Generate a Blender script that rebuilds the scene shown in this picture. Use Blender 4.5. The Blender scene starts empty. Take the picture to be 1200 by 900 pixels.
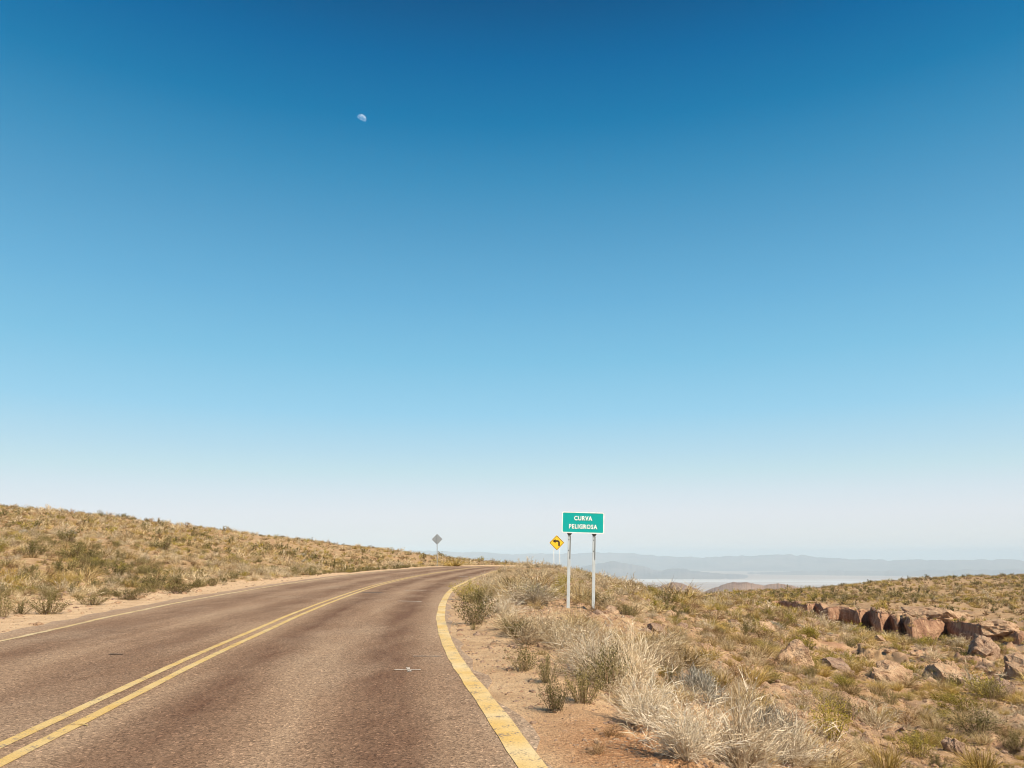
import bpy, bmesh, math, random
import numpy as np
from mathutils import Vector, Matrix
random.seed(7); RNG = np.random.default_rng(11)
SC = bpy.context.scene; COL = SC.collection
R = math.radians

# ------------------------------------------------------------ camera, sky, sun, exposure
CAM_H = 1.5; FOC = 900.0; PITCH = math.atan(200 / 900)
cd = bpy.data.cameras.new('camera'); cam = bpy.data.objects.new('camera', cd); COL.objects.link(cam)
cam.location = (0, 0, CAM_H); cam.rotation_euler = (R(90) + PITCH, 0, 0)
cd.sensor_width = 36; cd.lens = 36 * FOC / 1200; cd.clip_start = .05; cd.clip_end = 300000
SC.camera = cam
SUN_EL, SUN_AZ = R(41), R(180 - 38)          # azimuth clockwise from +Y: behind the camera, to the right
S_DIR = Vector((math.sin(SUN_AZ) * math.cos(SUN_EL), math.cos(SUN_AZ) * math.cos(SUN_EL), math.sin(SUN_EL)))
sl = bpy.data.lights.new('sun', 'SUN'); sl.energy = 5.0; sl.angle = R(.53); sl.color = (1, .855, .66)
so = bpy.data.objects.new('sun', sl); COL.objects.link(so); so.rotation_euler = S_DIR.to_track_quat('Z', 'Y').to_euler()
so.location = (20, -30, 40)
W = bpy.data.worlds.new('World'); SC.world = W; W.use_nodes = True
nt = W.node_tree; nt.nodes.clear()
wo = nt.nodes.new('ShaderNodeOutputWorld'); bg = nt.nodes.new('ShaderNodeBackground'); bg.inputs[1].default_value = .075
sky = nt.nodes.new('ShaderNodeTexSky'); sky.sky_type = 'NISHITA'; sky.sun_disc = False
sky.sun_elevation = SUN_EL; sky.sun_rotation = SUN_AZ; sky.altitude = 3800; sky.air_density = 1.0; sky.dust_density = .3; sky.ozone_density = 2.0
# clear high-altitude sky: the physical sky blended with the photograph's gradient over elevation (sine of elevation, sRGB)
SKY_RAMP = [(0.0, (226, 231, 234)), (0.0213, (229, 234, 236)), (0.0492, (228, 234, 240)), (0.0751, (216, 231, 240)), (0.1023, (198, 227, 237)), (0.1296, (182, 220, 238)), (0.1766, (154, 210, 238)),
            (0.2450, (127, 195, 229)), (0.3192, (105, 177, 218)), (0.3924, (84, 159, 203)), (0.4574, (58, 143, 190)), (0.5187, (22, 124, 176)), (0.5780, (0, 106, 163)), (0.6285, (0, 88, 142)), (.80, (0, 66, 118)), (1., (0, 56, 106))]
EXPO = .42; SKY_S = .075
l1 = lambda v: (v / 255 / 12.92 if v < 10.3 else ((v / 255 + .055) / 1.055) ** 2.4)
tc = nt.nodes.new('ShaderNodeTexCoord'); sx = nt.nodes.new('ShaderNodeSeparateXYZ'); nt.links.new(tc.outputs['Generated'], sx.inputs[0])
rp = nt.nodes.new('ShaderNodeValToRGB'); nt.links.new(sx.outputs['Z'], rp.inputs[0])
cr = rp.color_ramp; cr.interpolation = 'LINEAR'
while len(cr.elements) < len(SKY_RAMP): cr.elements.new(.5)
for e, (p, c) in zip(cr.elements, SKY_RAMP): e.position = p; e.color = (l1(c[0]), l1(c[1]), l1(c[2]), 1)
sr = nt.nodes.new('ShaderNodeVectorMath'); sr.operation = 'SCALE'; sr.inputs['Scale'].default_value = 1 / (2 ** EXPO * SKY_S); nt.links.new(rp.outputs[0], sr.inputs[0])
mx = nt.nodes.new('ShaderNodeMix'); mx.data_type = 'RGBA'; mx.inputs[0].default_value = .99
nt.links.new(sky.outputs[0], mx.inputs[6]); nt.links.new(sr.outputs[0], mx.inputs[7])
nt.links.new(mx.outputs[2], bg.inputs[0]); nt.links.new(bg.outputs[0], wo.inputs[0])
SC.view_settings.view_transform = 'Standard'; SC.view_settings.look = 'None'; SC.view_settings.exposure = EXPO; SC.view_settings.gamma = 1
SC.render.engine = 'CYCLES'; SC.cycles.max_bounces = 5; SC.cycles.volume_bounces = 1; SC.cycles.use_denoising = True; SC.cycles.pixel_filter_type = 'BLACKMAN_HARRIS'; SC.cycles.filter_width = 1.05

# ------------------------------------------------------------ helpers
def ray(px, py):
    a = (px - 600) / FOC; b = (450 - py) / FOC
    return (a, math.cos(PITCH) - b * math.sin(PITCH), math.sin(PITCH) + b * math.cos(PITCH))
def az_e(px, py):
    d = ray(px, py); return math.atan2(d[0], d[1]), d[2] / math.hypot(d[0], d[1])
def az_px(px, py=700): return az_e(px, py)[0]

def hsh(ix, iy, seed=0):
    n = (ix.astype(np.int64) * 374761393 + iy.astype(np.int64) * 668265263 + seed * 1442695041) & 0xffffffff
    n = ((n ^ (n >> 13)) * 1274126177) & 0xffffffff
    n = ((n ^ (n >> 16)) * 2246822519) & 0xffffffff
    return ((n ^ (n >> 15)) & 0xffffff) / float(0xffffff)
def vnoise(x, y, seed=0):
    ix = np.floor(x); iy = np.floor(y); fx = x - ix; fy = y - iy
    fx = fx * fx * fx * (fx * (fx * 6 - 15) + 10); fy = fy * fy * fy * (fy * (fy * 6 - 15) + 10)
    ix = ix.astype(np.int64); iy = iy.astype(np.int64)
    a = hsh(ix, iy, seed); b = hsh(ix + 1, iy, seed); c = hsh(ix, iy + 1, seed); d = hsh(ix + 1, iy + 1, seed)
    return (a + (b - a) * fx) * (1 - fy) + (c + (d - c) * fx) * fy
def fbm(x, y, oct=4, seed=0, gain=.5):
    s = 0; a = 1; t = 0
    for i in range(oct):
        s = s + a * (vnoise(x, y, seed + i * 17) - .5); t += a; a *= gain; x = x * 2.03 + 5.1; y = y * 2.03 + 1.7
    return s / t * 2
def cells(x, y, seed=0):
    """nearest-cell noise: random tilt plane height per cell, and distance to the cell's edge"""
    ix = np.floor(x).astype(np.int64); iy = np.floor(y).astype(np.int64)
    d1 = np.full(x.shape, 9.); d2 = np.full(x.shape, 9.); hh = np.zeros(x.shape)
    for i in (-1, 0, 1):
        for j in (-1, 0, 1):
            cx = ix + i + .15 + .7 * hsh(ix + i, iy + j, seed + 1); cy = iy + j + .15 + .7 * hsh(ix + i, iy + j, seed + 2)
            d = np.hypot(x - cx, y - cy)
            tx = hsh(ix + i, iy + j, seed + 3) - .5; ty = hsh(ix + i, iy + j, seed + 4) - .5; o = hsh(ix + i, iy + j, seed + 5)
            v = o + (x - cx) * tx * 1.5 + (y - cy) * ty * 1.5
            n = d < d1
            d2 = np.where(n, d1, np.minimum(d2, d)); d1 = np.where(n, d, d1); hh = np.where(n, v, hh)
    return hh, d2 - d1
def sm(t): t = np.clip(t, 0, 1); return t * t * (3 - 2 * t)

def mesh_np(name, V, F, mat=None, smooth=False, attrs=None):
    """V (n,3); F: list of arrays of faces with equal corner counts"""
    me = bpy.data.meshes.new(name); V = np.asarray(V, np.float32)
    me.vertices.add(len(V)); me.vertices.foreach_set('co', V.ravel())
    if isinstance(F, np.ndarray): F = [F]
    F = [f for f in F if len(f)]
    li = np.concatenate([f.ravel() for f in F]).astype(np.int32)
    tot = np.concatenate([np.full(len(f), f.shape[1]) for f in F]).astype(np.int32)
    st = np.concatenate([[0], np.cumsum(tot)[:-1]]).astype(np.int32)
    me.loops.add(len(li)); me.loops.foreach_set('vertex_index', li)
    me.polygons.add(len(tot)); me.polygons.foreach_set('loop_start', st)
    me.update(calc_edges=True)
    me.polygons.foreach_set('use_smooth', np.full(len(tot), smooth))
    for k, (dom, typ, arr) in (attrs or {}).items():
        a = me.attributes.new(k, typ, dom)
        a.data.foreach_set('color' if typ == 'FLOAT_COLOR' else 'value', np.asarray(arr, np.float32).ravel())
    if mat: me.materials.append(mat)
    me.validate(); return me
def link(name, me, parent=None, loc=None, rz=0):
    o = bpy.data.objects.new(name, me); COL.objects.link(o)
    if parent: o.parent = parent
    if loc is not None: o.location = loc
    o.rotation_euler.z = rz
    return o
def tag(o, label=None, cat=None, group=None, kind=None):
    for k, v in (('label', label), ('category', cat), ('group', group), ('kind', kind)):
        if v: o[k] = v
    return o
def grid_faces(nr, nc):
    i = np.arange(nr - 1)[:, None] * nc + np.arange(nc - 1)[None, :]
    return np.stack([i, i + 1, i + nc + 1, i + nc], -1).reshape(-1, 4)

# node shorthand
class M:
    def __init__(s, name):
        s.m = bpy.data.materials.new(name); s.m.use_nodes = True; s.t = s.m.node_tree; s.t.nodes.clear()
        s.out = s.n('ShaderNodeOutputMaterial')
    def n(s, t, **k):
        nd = s.t.nodes.new(t)
        for a, b in k.items():
            if a.startswith('i_'): nd.inputs[a[2:].replace('_', ' ')].default_value = b
            else: setattr(nd, a, b)
        return nd
    def l(s, a, b): s.t.links.new(a, b)
    def pos(s):
        return s.n('ShaderNodeNewGeometry').outputs['Position']
    def noise(s, scale, detail=3, vec=None, rough=.55, sc=None):
        n = s.n('ShaderNodeTexNoise'); n.inputs['Scale'].default_value = scale; n.inputs['Detail'].default_value = detail; n.inputs['Roughness'].default_value = rough
        v = vec or s.pos()
        if sc:
            mp = s.n('ShaderNodeVectorMath', operation='MULTIPLY'); mp.inputs[1].default_value = sc; s.l(v, mp.inputs[0]); v = mp.outputs[0]
        s.l(v, n.inputs['Vector']); return n.outputs[0]
    def ramp(s, fac, stops, interp='LINEAR'):
        r = s.n('ShaderNodeValToRGB'); r.color_ramp.interpolation = interp
        while len(r.color_ramp.elements) < len(stops): r.color_ramp.elements.new(.5)
        for e, (p, c) in zip(r.color_ramp.elements, stops):
            e.position = p; e.color = (*c, 1) if isinstance(c, tuple) else (c, c, c, 1)
        s.l(fac, r.inputs[0]); return r.outputs[0]
    def mix(s, fac, a, b, mode='MIX'):
        n = s.n('ShaderNodeMix', data_type='RGBA', blend_type=mode)
        for v, i in ((fac, 0), (a, 6), (b, 7)):
            if hasattr(v, 'is_linked') or hasattr(v, 'links'): s.l(v, n.inputs[i])
            elif isinstance(v, tuple): n.inputs[i].default_value = (*v, 1)
            else: n.inputs[i].default_value = v
        return n.outputs[2]
    def math(s, op, a, b=0.):
        n = s.n('ShaderNodeMath', operation=op)
        for v, i in ((a, 0), (b, 1)):
            if hasattr(v, 'links'): s.l(v, n.inputs[i])
            else: n.inputs[i].default_value = v
        return n.outputs[0]
    def attr(s, name, out='Fac'): return s.n('ShaderNodeAttribute', attribute_name=name).outputs[out]
    def finish(s, col, rough=.9, bump=None, bd=.02, bs=1., spec=.2, transl=0, metal=0):
        p = s.n('ShaderNodeBsdfPrincipled')
        if isinstance(col, tuple): p.inputs['Base Color'].default_value = (*col, 1)
        else: s.l(col, p.inputs['Base Color'])
        if hasattr(rough, 'links'): s.l(rough, p.inputs['Roughness'])
        else: p.inputs['Roughness'].default_value = rough
        p.inputs['Specular IOR Level'].default_value = spec; p.inputs['Metallic'].default_value = metal
        if bump is not None:
            b = s.n('ShaderNodeBump'); b.inputs['Distance'].default_value = bd; b.inputs['Strength'].default_value = bs
            s.l(bump, b.inputs['Height']); s.l(b.outputs[0], p.inputs['Normal'])
        o = p.outputs[0]
        if transl:
            t = s.n('ShaderNodeBsdfTranslucent'); x = s.n('ShaderNodeMixShader'); x.inputs[0].default_value = transl
            s.l(col, t.inputs[0]); s.l(o, x.inputs[1]); s.l(t.outputs[0], x.inputs[2]); o = x.outputs[0]
        s.l(o, s.out.inputs[0]); return s.m

# ------------------------------------------------------------ road edges: X as a function of Y
CL = [(-60, 6), (-30, 1.2), (-10, -1.85), (0, -3.2), (6.34, -3.93), (8.43, -4.2), (10.75, -4.52), (15.9, -5.07), (20.9, -5.58), (28.7, -6.18), (39.7, -6.78), (52.8, -6.9), (71.2, -6.2), (85, -5.3), (95, -4.2), (103, -2.2), (109, 1.5), (113, 7), (115, 14), (116, 24)]
RL = [(-60, 10), (-30, 5.2), (-10, 2.3), (0, .98), (6.07, .1), (8.0, -.2), (10.5, -.66), (13, -1.03), (16.07, -1.42), (20, -1.82), (28.7, -2.42), (35.8, -2.7), (43.3, -2.65), (60, -2.2), (78, -1.2), (90, .1), (98, 2.2), (103.5, 6), (106.5, 12), (108, 24)]
LL = [(-60, 1.6), (-30, -3.2), (-10, -6.2), (0, -7.55), (8, -8.35), (14.5, -9.1), (20, -9.98), (24.8, -10.6), (35.8, -11.5), (42, -11.85), (57, -12.2), (68, -11.9), (85, -10.9), (98, -9.3), (107, -7), (114, -3), (119.5, 3), (122.5, 11), (124, 24)]
def spline(pts, n=60):
    P = np.array([(x, y) for y, x in pts], float); P = np.vstack([2 * P[0] - P[1], P, 2 * P[-1] - P[-2]]); out = []
    for i in range(1, len(P) - 2):
        t = np.linspace(0, 1, n, endpoint=False)[:, None]
        # centripetal-ish tangents scaled by chord length
        d0 = np.linalg.norm(P[i] - P[i - 1]); d1 = np.linalg.norm(P[i + 1] - P[i]); d2 = np.linalg.norm(P[i + 2] - P[i + 1])
        m1 = ((P[i] - P[i - 1]) / d0 * d1 + (P[i + 1] - P[i]) / d1 * d0) / (d0 + d1) * d1
        m2 = ((P[i + 1] - P[i]) / d1 * d2 + (P[i + 2] - P[i + 1]) / d2 * d1) / (d1 + d2) * d1
        out.append((2 * t ** 3 - 3 * t ** 2 + 1) * P[i] + (t ** 3 - 2 * t ** 2 + t) * m1 + (-2 * t ** 3 + 3 * t ** 2) * P[i + 1] + (t ** 3 - t ** 2) * m2)
    out.append(P[-2][None]); out = np.vstack(out)
    s = np.concatenate([[0], np.cumsum(np.linalg.norm(np.diff(out, axis=0), axis=1))])
    # resample evenly and smooth
    q = np.arange(0, s[-1], .25); o = np.stack([np.interp(q, s, out[:, 0]), np.interp(q, s, out[:, 1])], 1)
    for _ in range(60):
        o[1:-1] = .25 * o[:-2] + .5 * o[1:-1] + .25 * o[2:]
    return o
CP, RP, LP = spline(CL), spline(RL), spline(LL)
def line_n(P):
    t = np.gradient(P, axis=0); t /= np.linalg.norm(t, axis=1)[:, None]; return np.stack([t[:, 1], -t[:, 0]], 1)   # to the right
RE = RP + line_n(RP) * .22       # asphalt edge just beyond the right line
LE = LP - line_n(LP) * .75       # asphalt margin left of the left line
def edge_x(P, y):
    o = np.argsort(P[:, 1], kind='stable'); return np.interp(y, P[o, 1], P[o, 0])
def road_z(x, y): return np.where(np.asarray(y) > 95, np.interp(x, [-2, 2, 8, 14, 24], [0, -.3, -1.5, -2.8, -4.9]), 0.)
def road_d(x, y):
    """signed metres outside the asphalt (negative on it), and side (+1 right)"""
    r = np.where(y > 107.9, 40., edge_x(RE, y)); l = np.where(y > 124.7, 60., edge_x(LE, y))
    far = np.clip((y - 90) / 20, 0, 1)
    dr = (x - r) * (1 - .6 * far); dl = (l - x) * (1 - .6 * far)
    d = np.maximum(dr, dl); return np.where(y > 95, np.maximum(d, x - 23.5), d), np.where(dr > dl, 1., -1.)

# ------------------------------------------------------------ terrain shape: survey points (pixel column, pixel row, ground range)
SV = [  # left hill
 (-250,640,55),(-250,575,95),(-250,560,125),(-250,600,300),(-250,690,600),(-250,760,26),
 (0,716,24),(0,692,32),(0,650,52),(0,612,82),(0,594,108),(0,591,118),(0,610,180),(0,695,600),
 (130,698,33),(130,672,44),(130,640,64),(130,612,98),(130,604.5,116),(130,620,180),(130,700,600),
 (250,683,46),(250,660,62),(250,636,92),(250,622,124),(250,618.5,136),(250,640,210),(250,700,600),
 (350,673,64),(350,656,84),(350,636,124),(350,630.5,146),(350,650,210),(350,703,600),
 (440,667.5,92),(440,656,112),(440,643,150),(440,641,160),(440,660,230),(440,706,600),
 (510,663,112),(510,657,128),(510,651,152),(510,650,162),(510,670,240),(510,706,600),
 (570,662,126),(570,659,146),(570,657,160),(570,675,250),(570,708,600),
 # verge between road and sign
 (620,800,9.8),(620,750,14.2),(620,720,20),(620,700,27),(620,680,44),(620,668,70),(620,661,100),(620,660,125),(620,663,150),(620,680,260),(620,708,600),
 (560,712,23),(580,690,35),(590,672,60),
 (660,900,6.2),(660,850,7.6),(660,800,9.9),(660,750,14.6),(660,720,20.8),(660,700,29),(660,680,46),(660,668,68),(660,664,84),(660,670,120),(660,690,250),
 (700,900,6.3),(700,850,7.8),(700,800,10.4),(700,750,15.4),(700,715,22.8),(700,697,35),(700,683,54),(700,677.5,70),(700,684,100),(700,700,250),(700,710,600),
 (760,900,6.3),(760,850,8.2),(760,800,11.8),(760,750,18.5),(760,718,30),(760,697,54),(760,689,78),(760,694,105),(760,703,250),(760,712,600),
 (820,900,6.5),(820,850,10),(820,800,14.5),(820,760,21.5),(820,728,34),(820,707,56),(820,697,82),(820,695,96),(820,698,120),(820,702,200),(820,712,600),
 (880,900,9),(880,850,13),(880,800,18.5),(880,760,27),(880,733,40),(880,714,62),(880,706,80),(880,704,92),(912,725,68),(912,720,84),(912,709,125),(912,698,180),(880,703,125),(880,697,180),(880,692.5,260),(880,693,330),(880,716,700),
 (940,900,11),(940,850,15.5),(940,800,22.5),(940,762,34),(940,738,48),(940,727,68),(940,726,84),(940,708.5,124),(940,700,170),(940,692,250),(940,690,300),(940,697,400),(940,718,700),
 (1000,900,13),(1000,850,18.5),(1000,800,27),(1000,768,39),(1000,745,54),(1000,739,74),(1000,738,86),(1000,708,124),(1000,699,175),(1000,688,265),(1000,684.5,315),(1000,692,420),(1000,720,700),
 (1070,900,15),(1070,850,21),(1070,800,31),(1070,772,43),(1070,753,58),(1070,752,74),(1070,751,84),(1070,712,118),(1070,698,180),(1070,684,280),(1070,678,345),(1070,690,450),(1070,720,700),
 (1140,900,16.5),(1140,850,23),(1140,805,34),(1140,775,46),(1140,758,62),(1140,748,78),(1140,722,110),(1140,700,180),(1140,682,300),(1140,675,365),(1140,688,480),(1140,720,700),
 (1200,900,18),(1200,850,25),(1200,815,33),(1200,790,44),(1200,765,58),(1200,745,76),(1200,722,112),(1200,700,185),(1200,680,310),(1200,673.5,375),(1200,687,480),(1200,720,700),
 (1350,900,20),(1350,820,38),(1350,760,66),(1350,722,120),(1350,690,230),(1350,668,390),(1350,684,520),(1350,720,720)]
U, Vv, G = [], [], []
for px, py, r in SV:
    a, e = az_e(px, py + (330 / r if r > 70 else 0)); U.append(a * 3.2); Vv.append(math.log(r)); G.append((CAM_H + r * e) / r)
for a in (-50, -42, -34, -20, -6, 6, 14, 22, 30, 38):      # level with the road at the camera's feet
    for r in (2.2, 4.2): U.append(R(a) * 3.2); Vv.append(math.log(r)); G.append(0 if a < 14 or r < 4 else -.03)
for y in (6, 9, 13, 20, 30, 45, 65, 90):                    # the road plane
    for P in (CP, LP, RP):
        x = float(edge_x(P, y)); U.append(math.atan2(x, y) * 3.2); Vv.append(math.log(math.hypot(x, y))); G.append(0.)
for a in (46, 60): 
    for r, h in ((6, -.6), (12, -1.8), (25, -3.4), (60, -7), (200, -12)): U.append(R(a) * 3.2); Vv.append(math.log(r)); G.append(h / r)
for a in (-60,):
    for r, h in ((15, .2), (30, 1.), (60, 5), (120, 12), (300, 2)): U.append(R(a) * 3.2); Vv.append(math.log(r)); G.append(h / r)
U = np.array(U); Vv = np.array(Vv); G = np.array(G)
def tk(d2): return np.where(d2 > 1e-12, d2 * np.log(d2 + 1e-12), 0)
n_ = len(U); K = tk((U[:, None] - U) ** 2 + (Vv[:, None] - Vv) ** 2) + np.eye(n_) * .004
Pm = np.stack([np.ones(n_), U, Vv], 1); A = np.block([[K, Pm], [Pm.T, np.zeros((3, 3))]])
sol = np.linalg.solve(A, np.concatenate([G, np.zeros(3)])); TW, TA = sol[:n_], sol[n_:]
def tps(az, lr):
    u = np.clip(az, R(-60), R(60)) * 3.2; v = np.clip(lr, math.log(2), math.log(650)); out = np.empty(u.shape); uf, vf = u.ravel(), v.ravel(); of = out.ravel()
    for i in range(0, len(uf), 20000):
        a = uf[i:i + 20000]; b = vf[i:i + 20000]
        of[i:i + 20000] = tk((a[:, None] - U) ** 2 + (b[:, None] - Vv) ** 2) @ TW + TA[0] + TA[1] * a + TA[2] * b
    return of.reshape(u.shape)

# canyon rim in plan: (pixel column, range); the wall zigzags so its left-facing sides fall into shade
RIM = [(893,142),(905,141),(913,146),(930,141),(947,127),(951,131),(957,133),(963,126),(970,121),(984,123),(998,121.5),(1003,120),(1007,115.5),(1008,118),(1017,119.5),(1020,119),(1031,107.5),(1034,110),(1043,111.5),(1050,104.5),(1053,105),(1058,107),(1067,98.5),(1072,102),(1085,104),(1098,107),(1108,110),(1112,108),(1124,103),(1134,101),(1150,97),(1156,95),(1172,97),(1190,94),(1200,95),(1240,97),(1300,99),(1400,100)]
RAZ = np.array([az_px(p, 722) for p, _ in RIM]); RR = np.array([float(r) for _, r in RIM])
DEP = [(893, 0), (905, .8), (914, 3.6), (950, 5.2), (1000, 7), (1040, 8.5), (1067, 8.5), (1080, 7), (1110, 4.2), (1150, 3.6), (1200, 3.4), (1400, 4)]
DAZ = np.array([az_px(p, 722) for p, _ in DEP]); DD = np.array([d for _, d in DEP])
RMEAN = np.interp(RAZ, np.linspace(RAZ[0], RAZ[-1], 12), np.interp(np.linspace(RAZ[0], RAZ[-1], 12), RAZ, RR))

def rock_mask(x, y):
    r = np.hypot(x, y); az = np.arctan2(x, y)
    m = sm((az - R(5.5)) / R(7)) * sm((r - 13) / 9) * (1 - sm((r - 78) / 14))
    n = fbm(x / 9, y / 9, 3, 5)
    patch = sm((n + .12) * 4)
    rim = np.interp(az, RAZ, RMEAN, left=1e6); rr = np.exp(-((r - rim) / 11) ** 2) * (az > RAZ[0])
    right = sm((az - R(22)) / R(5)) * sm((r - 40) / 10) * (1 - sm((r - 112) / 20))
    return np.clip(np.maximum(np.maximum(m * patch, rr), right * sm((n + .35) * 4)), 0, 1)

BKX, BKY = 1.0, 6.9
def ground(x, y, detail=True):
    x = np.asarray(x, float); y = np.asarray(y, float)
    r = np.maximum(np.hypot(x, y), .05); az = np.arctan2(x, y); lr = np.log(r)
    h = r * tps(az, lr)
    behind = sm((np.abs(az) - R(62)) / R(60)); h = h * (1 - behind) - behind * np.clip(r - 12, 0, 600) * .03
    # canyon
    rc = np.interp(az, RAZ, RR); dp = np.interp(az, DAZ, DD) * (az > DAZ[0]); rm_ = np.interp(az, RAZ, RMEAN); rn = rm_ - 26
    t = (r - rn) / 20.
    carve = np.where(r < rc + .5, sm(t) * dp, 0); carve = np.where(t < 0, 0, carve)
    h = h - carve
    # beyond the rim of the plateau the land drops to the basin
    f = np.log(np.maximum(r, 600) / 600) / math.log(9500 / 600)
    h600 = h
    h = np.where(r > 600, h600 * (600 / r) * (1 - sm(f)) + (-604) * sm(f * .97 + .03 * f) ** 1.15, h)
    if detail:
        k = np.clip(r / 40, .25, 3)
        near = sm((r - 4) / 10)
        h = h + fbm(x / 7, y / 7, 3, 31) * .22 * near * np.clip(r / 40, .3, 1.2) + fbm(x / 1.1, y / 1.1, 3, 77) * .09 * (r < 200)
        rm = rock_mask(x, y)
        c1, e1 = cells((x + fbm(x / 3, y / 3, 2, 3) * 1.2) / 3.4, (y + fbm(x / 3, y / 3, 2, 9) * 1.2) / 5.0, 1)
        c2, e2 = cells((x + fbm(x, y, 2, 8) * .5) / 1.1, (y + fbm(x, y, 2, 4) * .5) / 1.6, 6)
        far = np.clip(r / 45, .3, 1.0)
        h = h + rm * far * ((c1 - .5) * .8 * sm(e1 * 5) + (c2 - .5) * .34 * sm(e2 * 6) - .15)
        c3, e3 = cells(x / .42, y / .55, 44); slope = sm((az - R(4)) / R(5)) * sm((r - 7) / 4) * (r < 130)
        h = h + slope * (c3 - .5) * .12 * sm(e3 * 5) * (.4 + .6 * rm)
        # soft eroded lips of soil along the verge bank
        b = np.exp(-((x - BKX) / .9) ** 2 - ((y - BKY) / 1.6) ** 2)
        cc, ee = cells(x / .22, y / .17, 12)
        h = h + b * ((cc - .5) * .17 * sm(ee * 5) + fbm(x / .45, y / .35, 4, 41) * .22)
    # blend to the road bed
    d, side = road_d(x, y)
    sh = np.where(side > 0, np.interp(y, [0, 10, 20, 40, 120], [.35, .5, .35, .3, .5]), np.interp(y, [0, 20, 60, 130], [1.6, 1.7, 1.0, .5]))
    w = sm((d - sh) / np.where(side > 0, 1.1, 2.2))
    micro = fbm(x / .6, y / .6, 2, 55) * .012 * (d > .15) if detail else 0
    berm = np.exp(-((d - sh - .5) / .5) ** 2) * .06 * (fbm(x / 2, y / 2, 2, 66) + .6) if detail else 0
    bed = road_z(x, y) + np.where(d < -.12, -.15, -.012) + micro + np.where(d > 0, berm, 0)
    return np.where(y < 135, h * w + bed * (1 - w), h)

def g1(x, y): return float(ground(np.array([x]), np.array([y]))[0])
def hit(px, py, rmin=3, rmax=430):
    """point of the ground seen at a pixel of the photograph"""
    a, e = az_e(px, py); rs = np.exp(np.linspace(math.log(rmin), math.log(rmax), 1500))
    z = ground(math.sin(a) * rs, math.cos(a) * rs); ok = np.nonzero(CAM_H + rs * e < z)[0]
    r = rs[ok[0]] if len(ok) else rmax
    return Vector((math.sin(a) * r, math.cos(a) * r, g1(math.sin(a) * r, math.cos(a) * r)))

# ------------------------------------------------------------ materials of the setting
def soil_mat():
    m = M('soil'); z = m.n('ShaderNodeAttribute', attribute_name='zone'); sep = m.n('ShaderNodeSeparateColor'); m.l(z.outputs['Color'], sep.inputs[0])
    n1 = m.noise(.35, 4); n2 = m.noise(2.2, 5); n3 = m.noise(22, 4); n4 = m.noise(70, 2)
    soil = m.ramp(n2, [(.3, (.30, .19, .10)), (.5, (.45, .30, .165)), (.7, (.57, .41, .245))])
    soil = m.mix(m.ramp(n1, [(.45, 0.), (.7, .4)]), soil, (.44, .26, .14))
    sand = m.ramp(n2, [(.3, (.58, .39, .235)), (.7, (.74, .54, .34))])
    orange = m.ramp(n3, [(.35, (.33, .155, .07)), (.6, (.49, .275, .14)), (.75, (.60, .42, .26))])
    rock = m.ramp(m.noise(1.3, 6), [(.32, (.25, .155, .10)), (.48, (.41, .27, .17)), (.66, (.56, .395, .255))])
    rock = m.mix(m.ramp(m.noise(.5, 3), [(.5, 0.), (.7, .5)]), rock, (.47, .24, .15))
    c = m.mix(sep.outputs[1], soil, sand); c = m.mix(sep.outputs[2], c, orange); c = m.mix(sep.outputs[0], c, rock)
    pb = m.ramp(n4, [(.34, .55), (.5, 1.), (.7, 1.3)]); c = m.mix(1., c, pb, 'MULTIPLY')
    h = m.math('ADD', m.math('MULTIPLY', n3, .6), m.math('MULTIPLY', n4, .35))
    return m.finish(c, .95, h, .05, .8, .1)
SOIL = soil_mat()
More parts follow.
